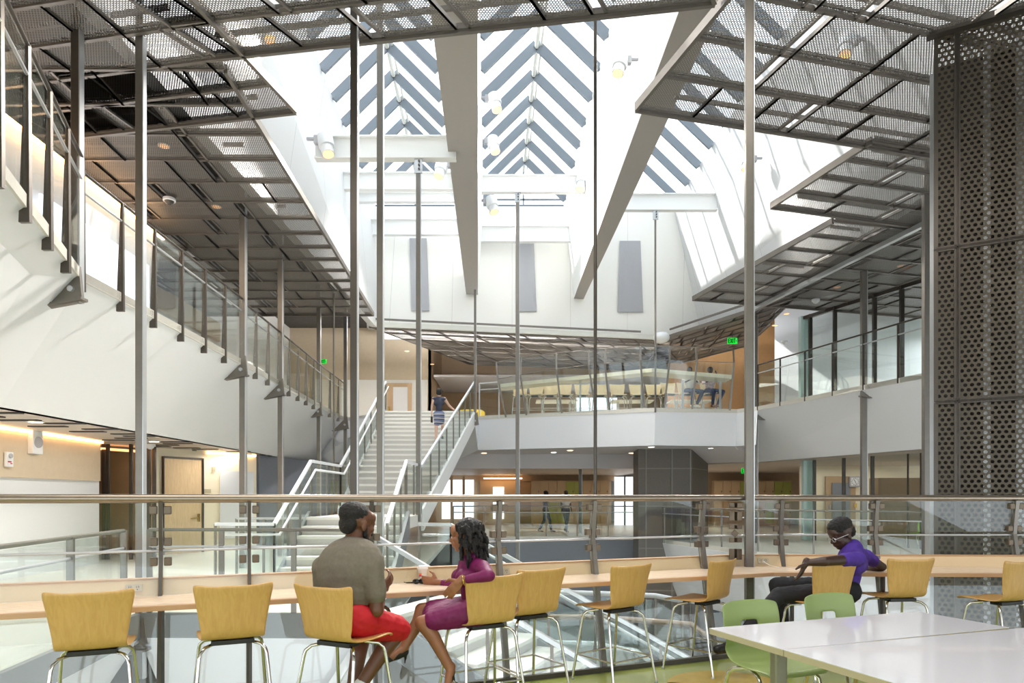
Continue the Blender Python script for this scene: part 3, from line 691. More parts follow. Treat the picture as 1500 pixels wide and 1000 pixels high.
ZT = .77
c0 = Wz(-260, 915, ZT); c1 = Wz(1134, 838, ZT); cd = (Wz(0, 899, ZT)-c1); cd.z = 0; cd.normalize(); c0 = c1+cd*7.0; c2 = Vector((7.0, c1.y-.16, ZT))
nL = Vector((cd.y, -cd.x, 0)); nL = nL if nL.y > 0 else -nL
nR = n2(c1, c2); nR = nR if nR.y > 0 else -nR
nM = (nL+nR).normalized(); nM = nM/nM.dot(nL)
def strip(mb, o, a, b, na, nb, prof):            # extrude an (offset, height) outline between two mitred ends
    n = len(prof); vs = [a+na*u+Vector((0,0,v))-o for u, v in prof]+[b+nb*u+Vector((0,0,v))-o for u, v in prof]
    mb.add(vs, [(i, (i+1) % n, n+(i+1) % n, n+i) for i in range(n)]+[tuple(range(n)), tuple(range(n, 2*n))[::-1]])
def counter(label, a, b, na, nb, r0, r1, outlets, legs):
    a = Vector((a.x, a.y, 0)); b = Vector((b.x, b.y, 0)); o = a.copy()
    t = thing('counter', label, 'counter', o)
    mb = MB(); strip(mb, o, a, b, na, nb, [(0.02, ZT-.035), (.6, ZT-.035), (.6, ZT), (.02, ZT)]); mb.build('worktop', M['counter'], t)
    mb = MB(); strip(mb, o, a, b, na, nb, [(0, ZT-.034), (.02, ZT-.034), (.02, ZT-.001), (0.004, ZT-.001), (0, ZT-.005)]); mb.build('front_edge', M['edge'], t)
    ra, rb_ = a.lerp(b, r0), a.lerp(b, r1)
    mb = MB(); strip(mb, o, ra, rb_, na, nb if r1 == 1 else na, [(.50, ZT), (.60, ZT), (.60, ZT+.095), (.545, ZT+.095)]); rc = mb.build('raceway', M['race'], t)
    mb = MB(); strip(mb, o, ra, rb_, na, nb if r1 == 1 else na, [(.54, ZT+.095), (.605, ZT+.095), (.605, ZT+.107), (.537, ZT+.107)]); mb.build('cap', M['edge'], rc)
    d = (b-a).normalized(); ang = math.atan2(d.y, d.x); nn = Vector((-d.y, d.x, 0)); nn = nn if nn.y > 0 else -nn
    for px, py in outlets:
        r = (px-CX)/F; q = a+nn*.51; k = (r*q.y-q.x)/(d.x-r*d.y); p = q+d*k-o+Vector((0,0,ZT+.05))
        R = Matrix.Rotation(ang, 3, 'Z') @ Matrix.Rotation(-.44, 3, 'X')
        ob = MB().box(p, (.10, .008, .05), rot=R).build('outlet', M['beige'], rc)
        hb = MB()
        for s_ in (-.022, .022):
            for q2 in (-.006, .006): hb.box(p+R@Vector((s_+q2, -.004, .006)), (.003, .004, .014), rot=R)
            hb.box(p+R@Vector((s_, -.004, -.012)), (.006, .004, .006), rot=R)
        hb.build('socket_holes', M['black'], ob) if False else hb.build('socket_slot', M['black'], ob.parent)
    for px in legs:
        r = (px-CX)/F; q = a+nn*.18; k = (r*q.y-q.x)/(d.x-r*d.y); p = q+d*k-o
        MB().bar(p+Vector((0,0,0)), p+Vector((0,0,ZT-.05)), .02, .045, (0,1,0)).bar(p+Vector((0,0,ZT-.045)), p+nn*.35+Vector((0,0,ZT-.045)), .03, .02).build('support', M['steel_d'], t)
    return t
lenL = (c1-c0).length
rl = Wz(20, 872, ZT); fl = (Vector((rl.x, rl.y, 0))-Vector((c0.x, c0.y, 0))).length/lenL
counter('long maple bar counter along the left glass guard', c0, c1, nL, nM, max(.0, fl-.06), 1, [(196, 857), (738, 834)], [236, 1075 if False else 365])
counter('shorter maple counter on the right, behind the boy', c1, c2, nM, nR, 0, 1, [(1118, 820)], [1160, 1293])

# ------------------------------------------------------------------ bar stools
def shell(prof, widths, th, name, m_, parent, nu=10, ear=0.0, hole=None, curve=.02, crown=0.0):
    """moulded sheet: prof is the (y,z) centre line from seat front to back top"""
    nv = len(prof); top = []; bot = []
    for i, (y, z) in enumerate(prof):
        a = prof[max(0, i-1)]; b = prof[min(nv-1, i+1)]; ty, tz = b[0]-a[0], b[1]-a[1]; l = math.hypot(ty, tz) or 1
        ny, nz = -tz/l, ty/l
        s_ = i/(nv-1)
        for j in range(nu+1):
            u = j/nu*2-1; x = u*widths[i]/2; c = curve*(u*u)*(1 if s_ > .5 else .5)
            yy, zz = y+ny*0, z
            if s_ > .55: yy += c
            else: zz += c*.4
            if i >= nv-1:
                zz += ear*max(0, (abs(u)-.6)/.4) - crown*(u*u)**2
            top.append(Vector((x, yy-ny*th/2, zz-nz*th/2))); bot.append(Vector((x, yy+ny*th/2, zz+nz*th/2)))
    mb = MB(); w1 = nu+1; fs = []; N_ = len(top)
    cells = set((i, j) for i in range(nv-1) for j in range(nu))
    if hole: cells -= set((i, j) for i in range(*hole[0]) for j in range(*hole[1]))
    for i, j in cells:
        a = i*w1+j; fs.append((a, a+1, a+1+w1, a+w1)); fs.append((N_+a+w1, N_+a+1+w1, N_+a+1, N_+a))
        for (di, dj), (p, q) in (((-1,0),(a, a+1)), ((1,0),(a+w1+1, a+w1)), ((0,-1),(a+w1, a)), ((0,1),(a+1, a+1+w1))):
            if (i+di, j+dj) not in cells: fs.append((q, p, N_+p, N_+q))
    mb.add(top+bot, fs, True)
    o = mb.build(name, m_, parent)
    return o
def make_stool(wm='wood'):
    t = thing('bar_stool', 'x', 'stool')
    prof = [(.235, .555), (.225, .572), (.18, .582), (.08, .576), (-.03, .572), (-.10, .576), (-.14, .590), (-.163, .615), (-.175, .65), (-.183, .70), (-.19, .76), (-.20, .82), (-.212, .87), (-.222, .905)]
    wd = [.36, .38, .40, .40, .38, .36, .35, .35, .36, .375, .395, .415, .432, .447]
    sh = shell(prof, wd, .012, 'seat_shell', M[wm], t, nu=12, ear=.016, curve=.022)
    md = sh.modifiers.new('s', 'SUBSURF'); md.levels = 1; md.render_levels = 1
    MB().box((0, -.06, .555), (.24, .10, .028)).box((0, .09, .555), (.2, .04, .02)).build('seat_plate', M['black'], t, bevel=.004)
    feet = {}
    for sx in (-1, 1):
        for sy, y0, y1 in ((-1, -.05, -.235), (1, .07, .22)):
            p = [Vector((sx*.09, y0, .548)), Vector((sx*.155, y0+(y1-y0)*.35, .535)), Vector((sx*.178, y0+(y1-y0)*.48, .51)), Vector((sx*.185, y0+(y1-y0)*.52, .48)), Vector((sx*.225, y1, .012))]
            l = MB().tube(p, .0105, 8).build('leg', M['chrome'], t); feet[(sx, sy)] = p
            MB().lathe([(.012, 0), (.014, .006), (.010, .02)], Vector((sx*.225, y1, 0)), 10).build('foot_cap', M['steel_l'], l)
    def at_(k, z): p = feet[k]; f = (p[3].z-z)/(p[3].z-p[4].z); return p[3].lerp(p[4], f)
    fr = MB(); zf = .20
    for a, b in (((-1,1),(1,1)), ((-1,-1),(1,-1)), ((-1,-1),(-1,1)), ((1,-1),(1,1))): fr.tube([at_(a, zf), at_(b, zf)], .007, 8)
    fr.build('footrest', M['chrome'], t)
    return t
ST = make_stool()
used = []
def stool(px, ytop, a_deg, label):
    Y = (H-.905)*F/(ytop-HZ); a = math.radians(a_deg); c = Vector(((px-CX)/F*Y, Y, 0)) + Vector((math.sin(a), math.cos(a), 0))*.215
    if not used: ST.location = c; ST.rotation_euler = (0,0,-a); ST['label'] = label; used.append(1); return ST
    return dup(ST, c, -a, label)
stool(130, 867, -24, 'empty maple bar stool nearest the left edge')
stool(343, 857, -25, 'empty maple bar stool between the leftmost stool and the seated man')
stool(469, 859, 26, 'maple bar stool the man in grey tee sits on')
stool(727, 843, -30, 'maple bar stool the woman in magenta sits on')
stool(796, 834, -34, 'empty maple bar stool half hidden behind the magenta woman\'s stool')
stool(928, 828, -36, 'empty maple bar stool in the middle gap, second right of the woman')
stool(1062, 821, -44, 'empty maple bar stool by the tall column, left of the boy')
stool(1226, 824, -18, 'maple bar stool the boy in purple leans on')
stool(1337, 819, -8, 'empty maple bar stool just right of the boy')
stool(1503, 822, -18, 'empty maple bar stool cut by the right edge')
# far balcony stools and long bar
bp = [Wz(732, 560, 0)]*0
def far(px, py, Y): return W(px, py, Y)
t = thing('long_bar', 'long cream bar on the centre balcony with a bent front', 'counter', W(735, 560, 22.3))
o0 = W(735, 560, 22.3); q = [W(733, 562, 22.6), W(955, 539, 21.3), W(1072, 549, 21.6)]
for a, b in zip(q, q[1:]):
    MB().hexa([a-o0, b-o0, b-o0+Vector((0,.75,0)), a-o0+Vector((0,.75,0))], [a-o0+Vector((0,0,-.12)), b-o0+Vector((0,0,-.12)), b-o0+Vector((0,.75,-.12)), a-o0+Vector((0,.75,-.12))]).build('worktop', M['cream'], t)
for px in (760, 850, 940, 1000, 1055):
    p = W(px, 560, 22.2); MB().bar(Vector((p.x, p.y, Z2))-o0, Vector((p.x, p.y, 5.2))-o0, .06, .06, (0,1,0)).build('leg', M['steel_l'], t)
names = ['leftmost', 'second', 'third', 'fourth', 'fifth', 'sixth', 'seventh', 'eighth', 'ninth', 'tenth', 'eleventh', 'twelfth']
for i, px in enumerate((762, 784, 806, 828, 853, 879, 906, 934, 958, 982, 1006, 1038)):
    Y = 23.3 if px < 960 else 23.0
    if i == 0: SP = make_stool('palewood'); SP['group'] = 'stools at the long bar'; SP.location = Vector(((px-CX)/F*Y, Y, Z2)); SP.rotation_euler = (0,0,PI); SP.scale = (1.25,)*3; SP['label'] = 'leftmost stool at the long bar on the centre balcony'; continue
    tagd = dup(SP, Vector(((px-CX)/F*Y, Y, Z2)), PI+random.uniform(-.25, .25), '%s stool at the long bar on the centre balcony, counted from the left' % names[i], 'stools at the long bar', 1.25)
# white tables behind on the balcony
for i, px in enumerate((815, 925, 1010)):
    p = Vector(((px-CX)/F*25.0, 25.0, Z2)); t = thing('balcony_table', ['left', 'middle', 'right'][i]+' white-legged table behind the stools on the centre balcony', 'table', p)
    MB().box((0, 0, .74), (1.5, .8, .04)).build('tabletop', M['cream'], t)
    for s_ in (-1, 1): MB().bar((s_*.5, 0, .04), (s_*.5, 0, .72), .09, .07, (0,1,0)).bar((s_*.5, -.35, .03), (s_*.5, .35, .03), .06, .05).build('leg', M['spotm'], t)

# ------------------------------------------------------------------ white tables and green chairs, foreground
ztb = .70
TA, TB_ = Wz(1039, 919.5, ztb), Wz(1331, 896, ztb); u = (TB_-TA).normalized(); v = Vector((u.y, -u.x, 0))
def wtable(label, p, u, v, Lu, Lv):
    t = thing('folding_table', label, 'table', (p.x, p.y, 0)); q = Vector((0,0,ztb))
    MB().hexa([q, q+u*Lu, q+u*Lu+v*Lv, q+v*Lv], [q+Vector((0,0,-.003)), q+u*Lu+Vector((0,0,-.003)), q+u*Lu+v*Lv+Vector((0,0,-.003)), q+v*Lv+Vector((0,0,-.003))]).build('tabletop', M['table'], t)
    e = Vector((0,0,-.003)); g = Vector((0,0,-.032))
    MB().hexa([q+e, q+e+u*Lu, q+e+u*Lu+v*Lv, q+e+v*Lv], [q+g, q+g+u*Lu, q+g+u*Lu+v*Lv, q+g+v*Lv]).build('edge_band', M['tedge'], t)
    for s_ in (.26, Lu-.26):
        c = u*s_+v*(Lv*.5-.04)
        MB().bar(c+Vector((0,0,.05)), c+Vector((0,0,ztb-.06)), .075, .06, v).build('leg', M['tleg'], t, bevel=.015)
        MB().bar(c-v*.26+Vector((0,0,.04)), c+v*.26+Vector((0,0,.04)), .06, .05).build('foot', M['tleg'], t, bevel=.01)
        MB().bar(c-v*.22+Vector((0,0,ztb-.048)), c+v*.22+Vector((0,0,ztb-.048)), .05, .03).bar(c-v*.05+Vector((0,0,ztb-.07)), c+v*.06+Vector((0,0,ztb-.07)), .09, .05).build('bracket', M['black'], t, bevel=.006)
    return t
wtable('glossy white table with beige edge, the farther of the pair, beside the green chairs', TA, u, v, 1.56, .56)
v2 = (v*.99-u*.02).normalized(); u2 = Vector((-v2.y, v2.x, 0))
wtable('glossy white table with beige edge, the nearer of the pair at the bottom right', TA+v*.565, u2, v2, 1.9, .9)
def make_green(m_, name='classroom_chair'):
    t = thing(name, 'x', 'chair')
    prof = [(.235, .385), (.225, .402), (.18, .41), (.1, .405), (.0, .402), (-.1, .405), (-.15, .42), (-.175, .45), (-.185, .48), (-.19, .52), (-.195, .555), (-.2, .60), (-.205, .64), (-.212, .68), (-.222, .72), (-.226, .745), (-.23, .765)]
    wd = [.40, .43, .45, .46, .45, .42, .40, .40, .40, .41, .42, .43, .435, .435, .43, .415, .36]
    sh = shell(prof, wd, .010, 'seat_shell', m_, t, nu=14, hole=((10, 12), (5, 9)), curve=.03, crown=.012)
    md = sh.modifiers.new('s', 'SUBSURF'); md.levels = 1; md.render_levels = 1
    for sx in (-1, 1):
        MB().tube([(sx*.16, -.02, .392), (sx*.2, -.1, .375), (sx*.215, -.13, .34), (sx*.23, -.22, .012)], .012, 10).build('leg', M['chrome'], t)
        MB().tube([(sx*.16, .0, .392), (sx*.2, .12, .375), (sx*.212, .16, .34), (sx*.225, .23, .012)], .012, 10).build('leg', M['chrome'], t)
    MB().tube([(-.18, .02, .385), (.18, .02, .385)], .011, 10).tube([(-.18, -.06, .385), (.18, -.06, .385)], .011, 10).build('seat_rail', M['chrome'], t)
    return t
GC = make_green(M['green'])
def gplace(o, px, ytop, a_deg, label, first=False, src=None):
    Y = (H-.755)*F/(ytop-HZ); a = math.radians(a_deg); c = Vector(((px-CX)/F*Y, Y, 0))+Vector((math.sin(a), math.cos(a), 0))*-.0
    d = Vector((math.sin(a), math.cos(a), 0)); c = c+d*.225
    if first: o.location = c; o.rotation_euler = (0,0,-a); o['label'] = label; return o
    return dup(o, c, -a, label)
gplace(GC, 1089, 880, 157, 'green plastic chair at the left end of the white table', True) if False else None
gplace(GC, 1094, 880, 160, 'green plastic chair with a slot in its back, left end of the white table', True)
gplace(GC, 1209, 870, 160, 'green plastic chair mostly hidden behind the white table, below the boy\'s stool')
G2 = make_green(M['green2']); Y = 19.0
G2.location = ((1345-CX)/F*19, 19, 0); G2.rotation_euler = (0,0,.3); G2['label'] = 'lime chair on the lower right walkway, left of the steel column'
dup(G2, ((1381-CX)/F*19, 19.1, 0), .25, 'lime chair on the lower right walkway, half behind the screen')

# ------------------------------------------------------------------ staircases
def flight(label, bl, br, tl, tr, n, rails=True, name='staircase', thick=.05):
    bl, br, tl, tr = [Vector(q) for q in (bl, br, tl, tr)]; o = bl.copy(); t = thing(name, label, 'stairs', o)
    for i in range(n):
        f0, f1 = i/n, (i+1)/n
        a, b = bl.lerp(tl, f0)-o, br.lerp(tr, f0)-o; c, d = br.lerp(tr, f1)-o, bl.lerp(tl, f1)-o
        z0, z1 = a.z, d.z
        A4 = [Vector((q.x, q.y, z1-thick)) for q in (a, b, c, d)]; B4 = [Vector((q.x, q.y, z1)) for q in (a, b, c, d)]
        nose = (a-d); nose.z = 0; nose = nose.normalized()*.03
        A4[0] += nose; A4[1] += nose; B4[0] += nose; B4[1] += nose
        s_ = MB().hexa(A4, B4).build('step', M['tread'], t)
        r = MB().poly([Vector((a.x, a.y, z0-.05)), Vector((b.x, b.y, z0-.05)), Vector((b.x, b.y, z1-thick+.005)), Vector((a.x, a.y, z1-thick+.005))], (0,.02,0)).build('riser', M['riser'], s_)
    return t
def stringer(t, a, b, m_, h=.32, w_=.06, dz=-.02):
    o = t.location; a, b = Vector(a)-o, Vector(b)-o; dn = Vector((0,0,dz)); hh = Vector((0,0,-h))
    d = (b-a); nn = Vector((-d.y, d.x, 0)).normalized()*w_
    MB().hexa([a+dn+Vector((0,0,.12)), b+dn+Vector((0,0,.12)), b+dn+hh, a+dn+hh], [q+nn for q in (a+dn+Vector((0,0,.12)), b+dn+Vector((0,0,.12)), b+dn+hh, a+dn+hh)]).build('stringer', m_, t)
def srail(t, pts, h, nb, m_='spotm', inner=True, w_=.05, side=.06):
    o = t.location; P = [Vector(p)-o for p in pts]; U = Vector((0,0,h))
    mb = MB()
    for a, b in zip(P, P[1:]): mb.bar(a+U, b+U, w_, w_)
    mb.build('handrail', M[m_], t)
    if inner:
        mb = MB(); off = Vector((side, 0, -.16))
        mb.tube([p+U+off for p in P], .022, 8); mb.build('inner_handrail', M[m_], t)
    for (a, b), n in zip(zip(P, P[1:]), nb):
        for j in range(n+1):
            q = a.lerp(b, j/n); MB().bar(q, q+U, .035, .02, (0,1,0)).build('baluster', M['steel'], t)
        MB().poly([a+Vector((0,0,.04)), b+Vector((0,0,.04)), b+U*.95, a+U*.95], (.012,0,0)).build('glass_pane', M['glassg'], t)
zl = 1.06
uBL, uBR, uTL, uTR = Vector((-3.62, 14.4, zl)), Vector((-1.92, 14.4, zl)), Vector((-4.1, 22.2, Z2)), Vector((-1.22, 22.2, Z2))
s1 = flight('broad pale upper staircase with the woman climbing it', uBL, uBR, uTL, uTR, 19)
stringer(s1, uBL, uTL, M['spotm']); stringer(s1, uBR, uTR, M['white'], h=.34, w_=-.06)
srail(s1, [uTL, uBL, uBL+Vector((0, -2.1, 0))], 1.0, [7, 2], side=.08)
srail(s1, [uTR, uBR, uBR+Vector((0, -2.1, 0))], 1.0, [8, 2], side=-.08)
MB().box(Vector((-2.77, 13.35, zl-.12))-s1.location, (1.75, 2.15, .22)).build('landing', M['tread'], s1)
lBL, lBR, lTL, lTR = Vector((-3.62, 10.4, 0)), Vector((-1.9, 10.4, 0)), Vector((-3.62, 12.3, zl)), Vector((-1.9, 12.3, zl))
s2 = flight('short lower stair flight between the landing and the left floor', lBL, lBR, lTL, lTR, 7)
stringer(s2, lBL, lTL, M['stringer']); stringer(s2, lBR, lTR, M['stringer'], w_=-.06)
srail(s2, [lTL, lBL, lBL+Vector((-.9, 0, 0))], 1.0, [3, 1], side=.08)
srail(s2, [lTR, lBR], 1.0, [3], side=-.08)
# flight going down to the right, seen under the counter
th = math.radians(24); dd = Vector((math.cos(th), -math.sin(th), 0)); pn = Vector((math.sin(th), math.cos(th), 0))
b0 = Vector((-1.7, 8.35, 0)); run = 7.0; drop = 3.3
dBL, dBR = b0+dd*run+Vector((0,0,-drop)), b0+dd*run+pn*1.9+Vector((0,0,-drop))
s3 = flight('grey and white stair flight descending to the right, seen under the counter', dBL, dBR, b0, b0+pn*1.9, 20)
stringer(s3, dBL, b0, M['stringer'], h=.34, w_=.07); stringer(s3, dBR, b0+pn*1.9, M['stringer'], h=.34, w_=-.07)
srail(s3, [b0+pn*1.95+Vector((-.5, .2, 0)), b0+pn*1.95, dBR], 1.0, [1, 9], m_='steel_l')
srail(s3, [b0, dBL], .95, [9], m_='steel_l', inner=False)

# ------------------------------------------------------------------ room walls around
def wall(a, b, z0, z1, m_, nm, th_=.12):
    a, b = Vector((*a, 0)), Vector((*b, 0)); nn = n2(a, b)*th_
    return struct(MB().hexa([a+Vector((0,0,z0)), b+Vector((0,0,z0)), b+nn+Vector((0,0,z0)), a+nn+Vector((0,0,z0))], [a+Vector((0,0,z1)), b+Vector((0,0,z1)), b+nn+Vector((0,0,z1)), a+nn+Vector((0,0,z1))]).build(nm, m_))
# lower left
wall((-8.2, 4.5), (-8.83, 14.6), 0, ZL, M['board'], 'wall_left'); wall((-8.16, 4.5), (-8.77, 14.55), ZL-.85, ZL, M['beige'], 'wall_left', .05)
struct(MB().bar((-8.12, 5, ZL-.03), (-8.73, 14.55, ZL-.03), .05, .04).build('trim_14', M['strip']))
struct(MB().bar((-7.15, 19.02, ZL-.04), (-7.9, 17.7, ZL-.04), .05, .05).build('trim_15', M['strip']))
wall((-8.9, 14.6), (-10.5, 17), 0, ZL, M['tan'], 'wall_left'); wall((-10.5, 17.0), (-8.6, 16.5), 0, ZL, M['tan'], 'wall_left')
struct(MB().bar((-9.4, 15.2, ZL-.1), (-8.9, 16.4, ZL-.1), .3, .04).build('trim_16', M['lamp']))
for i, px in enumerate((152, 158, 192, 209, 218, 226)):
    p = W(px, 700, 15.4); struct(MB().bar((p.x, p.y, 0), (p.x, p.y, ZL), .07, .05, (0,1,0)).build('trim_%d' % (17+i), M['steel_d']))
for i, (xa, xb) in enumerate(((160, 192), (194, 226))):
    a, b = W(xa, 700, 15.4), W(xb, 700, 15.4); struct(MB().poly([(a.x, a.y, 0), (b.x, b.y, 0), (b.x, b.y, ZL), (a.x, a.y, ZL)], (0,.012,0)).build('window_%d' % (5+i), M['glass']))
wa, wb = Vector((-8.6, 16.5, 0)), Vector((-7.15, 19.1, 0)); wd = (wb-wa).normalized(); wn = Vector((-wd.y, wd.x, 0))*-1
wall((wa.x, wa.y), (wb.x, wb.y), 0, ZL, M['cream'], 'wall_left')
def onwall(px, off=.03):
    r = (px-CX)/F; k = (r*wa.y-wa.x)/(wd.x-r*wd.y); return wa+wd*k+wn*off
p1_, p2_ = onwall(238), onwall(293)
d_ = struct(MB().hexa([p1_, p2_, p2_+wn*.03, p1_+wn*.03], [q_+Vector((0,0,2.36)) for q_ in (p1_, p2_, p2_+wn*.03, p1_+wn*.03)]).build('door_1', M['door']))
MB().bar(p1_+wn*.04-wd*.03, p1_+wn*.04-wd*.03+Vector((0,0,2.4)), .05, .04, (0,1,0)).bar(p2_+wn*.04+wd*.03, p2_+wn*.04+wd*.03+Vector((0,0,2.4)), .05, .04, (0,1,0)).bar(p1_+wn*.04+Vector((0,0,2.38)), p2_+wn*.04+Vector((0,0,2.38)), .04, .05).build('door_frame', M['steel_d'], d_)
hp = onwall(288, .08)+Vector((0,0,.88)); MB().box(hp, (.05, .03, .2)).bar(hp, hp-wd*.22+Vector((0,0,-.02)), .025, .025).build('door_handle', M['gold'], d_)
q1, q2 = onwall(320, .05), onwall(369, .05)
o = MB().hexa([q1+Vector((0,0,.3)), q2+Vector((0,0,.3)), q2+wn*.04+Vector((0,0,.3)), q1+wn*.04+Vector((0,0,.3))], [q_+Vector((0,0,2.1)) for q_ in (q1, q2, q2+wn*.04, q1+wn*.04)]).build('whiteboard', M['board']); tag(o, 'white glass board on the lower left wall between the maple door and dark glass', 'whiteboard')
for px, py, w_, h_, lb in ((311, 687, .09, .13, 'small grey wall plate right of the maple door, upper one'), (302, 719, .2, .1, 'small room sign low beside the maple door')):
    p = onwall(px, .05); o = MB().box((p.x, p.y, H+(HZ-py)/F*p.y), (.02, w_, h_), -.5).build('wall_sign', M['tedge']); tag(o, lb, 'sign')
wall((-7.1, 19.2), (-6.4, 24.0), 0, ZL, M['greywall'], 'wall_left')
# speaker, fire strobe on the white wall
def lw(px, off=.12):
    a, d = Vector((-8.12, 4.5, 0)), Vector((-.61, 10.1, 0)).normalized(); r = (px-CX)/F; k = (r*a.y-a.x)/(d.x-r*d.y); return a+d*k
p = lw(51); t = thing('wall_speaker', 'white box speaker high on the lower left wall under the light strip', 'speaker', (p.x, p.y, 1.42+(HZ-664)/F*p.y))
MB().box((.0, 0, .21), (.12, .26, .44)).build('case', M['spotm'], t, bevel=.01); MB().lathe([(.1, 0), (.1, .012)], (.062, 0, .2), 24, (1,-.1,0)).build('grille', M['vent'], t)
p = lw(13); t = thing('fire_alarm', 'white fire strobe plate with red letters at the far left wall', 'alarm', (p.x, p.y, 1.42+(HZ-683)/F*p.y))
MB().box((0, 0, .12), (.05, .15, .25)).build('plate', M['spotm'], t, bevel=.005); MB().lathe([(.04, 0), (.04, .015)], (.03, 0, .18), 18, (1,0,0)).build('sounder', M['vent'], t)
MB().box((.03, -.02, .08), (.01, .07, .02)).box((.03, .02, .05), (.01, .03, .015)).build('letters', M['redk'], t)
# upper left back wall
wall((-9.5, 14), (-9.6, 29.6), Z2, 8.7, M['white'], 'wall_left'); wall((-7.0, 3), (-7.3, 14), Z2, 6.85, M['board'], 'wall_left'); wall((-7.3, 14), (-9.5, 14), Z2, 6.85, M['white'], 'wall_left'); struct(MB().bar((-6.9, 3.5, 6.7), (-7.15, 14, 6.7), .05, .05).build('trim_34', M['strip'])); struct(MB().bar((-9.35, 4, 6.55), (-9.45, 22, 6.55), .05, .05).build('trim_24', M['strip']))
wall((-9.3, 14.2), (-9.4, 22), 6.4, ZC, M['beige'], 'wall_left')
lit2 = struct(MB().box((-7.1, 11.8, 5.2), (.04, 3.2, 1.5), .027).build('window_20', mat('glow_pane', (240, 244, 250), .5, emit=(232, 240, 250), es=.8)))  # glowing pane added for the bright white area behind the railing
# upper back wall with door
wall((-9.6, 29.5), (-3.5, 29.5), Z2, 8.7, M['beige'], 'wall_back'); wall((-3.5, 29.5), (-3.5, 34), Z2, 8.7, M['tan'], 'wall_back')
wall((-3.5, 34), (9.2, 34), Z2, 8.7, M['tan'], 'wall_back')
struct(MB().box((-5.5, 29.46, 5.3), (3.7, .04, 2.3)).build('wall_back', M['white']))
d_ = struct(MB().box((-4.85, 29.4, Z2+1.05), (1.05, .06, 2.2)).build('door_2', M['tan'])); MB().box((-4.8, 29.35, Z2+1.1), (.62, .03, 1.75)).build('door_glass', M['board'], d_); MB().box((-5.27, 29.32, Z2+1.0), (.05, .06, .25)).build('door_handle', M['gold'], d_)
struct(MB().poly([(-3.4, 29.6, 6.6), (9, 29.6, 6.6), (9, 34, 6.6), (-3.4, 34, 6.6)], (0,0,.1)).build('ceiling', M['grey_soffit']))
for i, (x0, x1) in enumerate(((-1.9, -1.1), (.9, 1.7), (1.9, 2.5), (3.2, 5.2))):
    o = struct(MB().box(((x0+x1)/2, 33.8, Z2+1.15 if i > 2 else Z2+.7), (x1-x0, .04, 2.0 if i > 2 else .6)).build('window_%d' % (8+i), mat('daylit_blind_%d' % i, (236, 240, 244), .7, emit=(225, 236, 250), es=.9)))
# upper right: back wall tan with wood panels, glass office front
wall((6.5, 28.5), (12, 27.5), Z2, 8.7, mat('orange_panels', (196, 150, 100), .6, noise=.04), 'wall_right')
gw = [W(1175, 464, 21.2), W(1369, 402, 17.2)]; gd = (gw[1]-gw[0]); gd.z = 0; gd.normalize(); ga = Vector((gw[0].x, gw[0].y, 0)); Lg = 9.0
o = struct(MB().poly([ga+Vector((0,0,Z2)), ga+gd*Lg+Vector((0,0,Z2)), ga+gd*Lg+Vector((0,0,ZC-.02)), ga+Vector((0,0,ZC-.02))], (.012,.01,0)).build('window_12', M['glassg']))
mb = MB()
for px in (1187, 1223, 1281, 1321, 1372, 1430):
    r = (px-CX)/F; k = (r*ga.y-ga.x)/(gd.x-r*gd.y); q_ = ga+gd*k; mb.bar(q_+Vector((0,0,Z2)), q_+Vector((0,0,ZC)), .1, .08, (0,1,0))
mb.bar(ga+Vector((0,0,ZC-.06)), ga+gd*Lg+Vector((0,0,ZC-.06)), .1, .1).build('mullion', M['steel_d'], o)
struct(MB().bar(ga+Vector((.1,0,Z2)), ga+Vector((.1,0,ZC)), .35, .2, (0,1,0)).build('trim_25', M['cyanp']))
wall((10, 26), (17, 20), Z2, 8.7, M['board'], 'wall_right'); wall((17, 20), (17, 8), Z2, 8.7, M['white'], 'wall_right')
# lower right room behind glass
ga2 = Vector((9.62, 22.5, 0)); gd2 = (Vector((11.25, 18, 0))-ga2).normalized()
o = struct(MB().poly([ga2, ga2+gd2*7, ga2+gd2*7+Vector((0,0,ZL)), ga2+Vector((0,0,ZL))], (.012,.01,0)).build('window_13', M['glassg']))
mb = MB()
for px in (1193, 1236, 1278, 1330, 1349):
    r = (px-CX)/F; k = (r*ga2.y-ga2.x)/(gd2.x-r*gd2.y); q_ = ga2+gd2*k; mb.bar(q_, q_+Vector((0,0,ZL)), .09 if px < 1300 else .02, .06, (0,1,0))
mb.build('mullion', M['steel_d'], o)
struct(MB().bar(ga2+Vector((.15,0,0)), ga2+Vector((.15,0,ZL)), .4, .2, (0,1,0)).build('trim_26', M['cyanp']))
wall((11.2, 26.5), (18, 26.5), 0, ZL, M['cream'], 'wall_right')
d_ = struct(MB().box((12.7, 26.4, 1.1), (1.15, .06, 2.2)).build('door_3', M['tan'])); MB().box((12.7, 26.34, 1.2), (.7, .03, 1.5)).build('door_glass', M['greywall'], d_); MB().box((12.25, 26.3, 1.0), (.06, .06, .2)).build('door_handle', M['steel_l'], d_)
t = thing('cabinet', 'tall brown cabinet in the glazed lower right room', 'cabinet', W(1345, 727, 23.0)*1.0); t.location.z = 0
for i in range(3): MB().box((i*1.02-1.0, 0, 1.02), (1.0, .6, 2.04)).build('door', M['tan'], t, bevel=.01)
t = thing('wall_clock', 'square-faced grey clock on the lower right room wall', 'clock', W(1252, 716, 26.3))
MB().box((0, 0, .28), (.42, .06, .42)).build('case', M['vent'], t, bevel=.08); MB().box((0, -.035, .28), (.3, .01, .3)).build('face', M['board'], t, bevel=.004)
mb = MB()
for k in range(12): a = k*PI/6; mb.box((.125*math.sin(a), -.045, .28+.125*math.cos(a)), (.02, .01, .035), rot=Matrix.Rotation(a, 3, 'Y'))
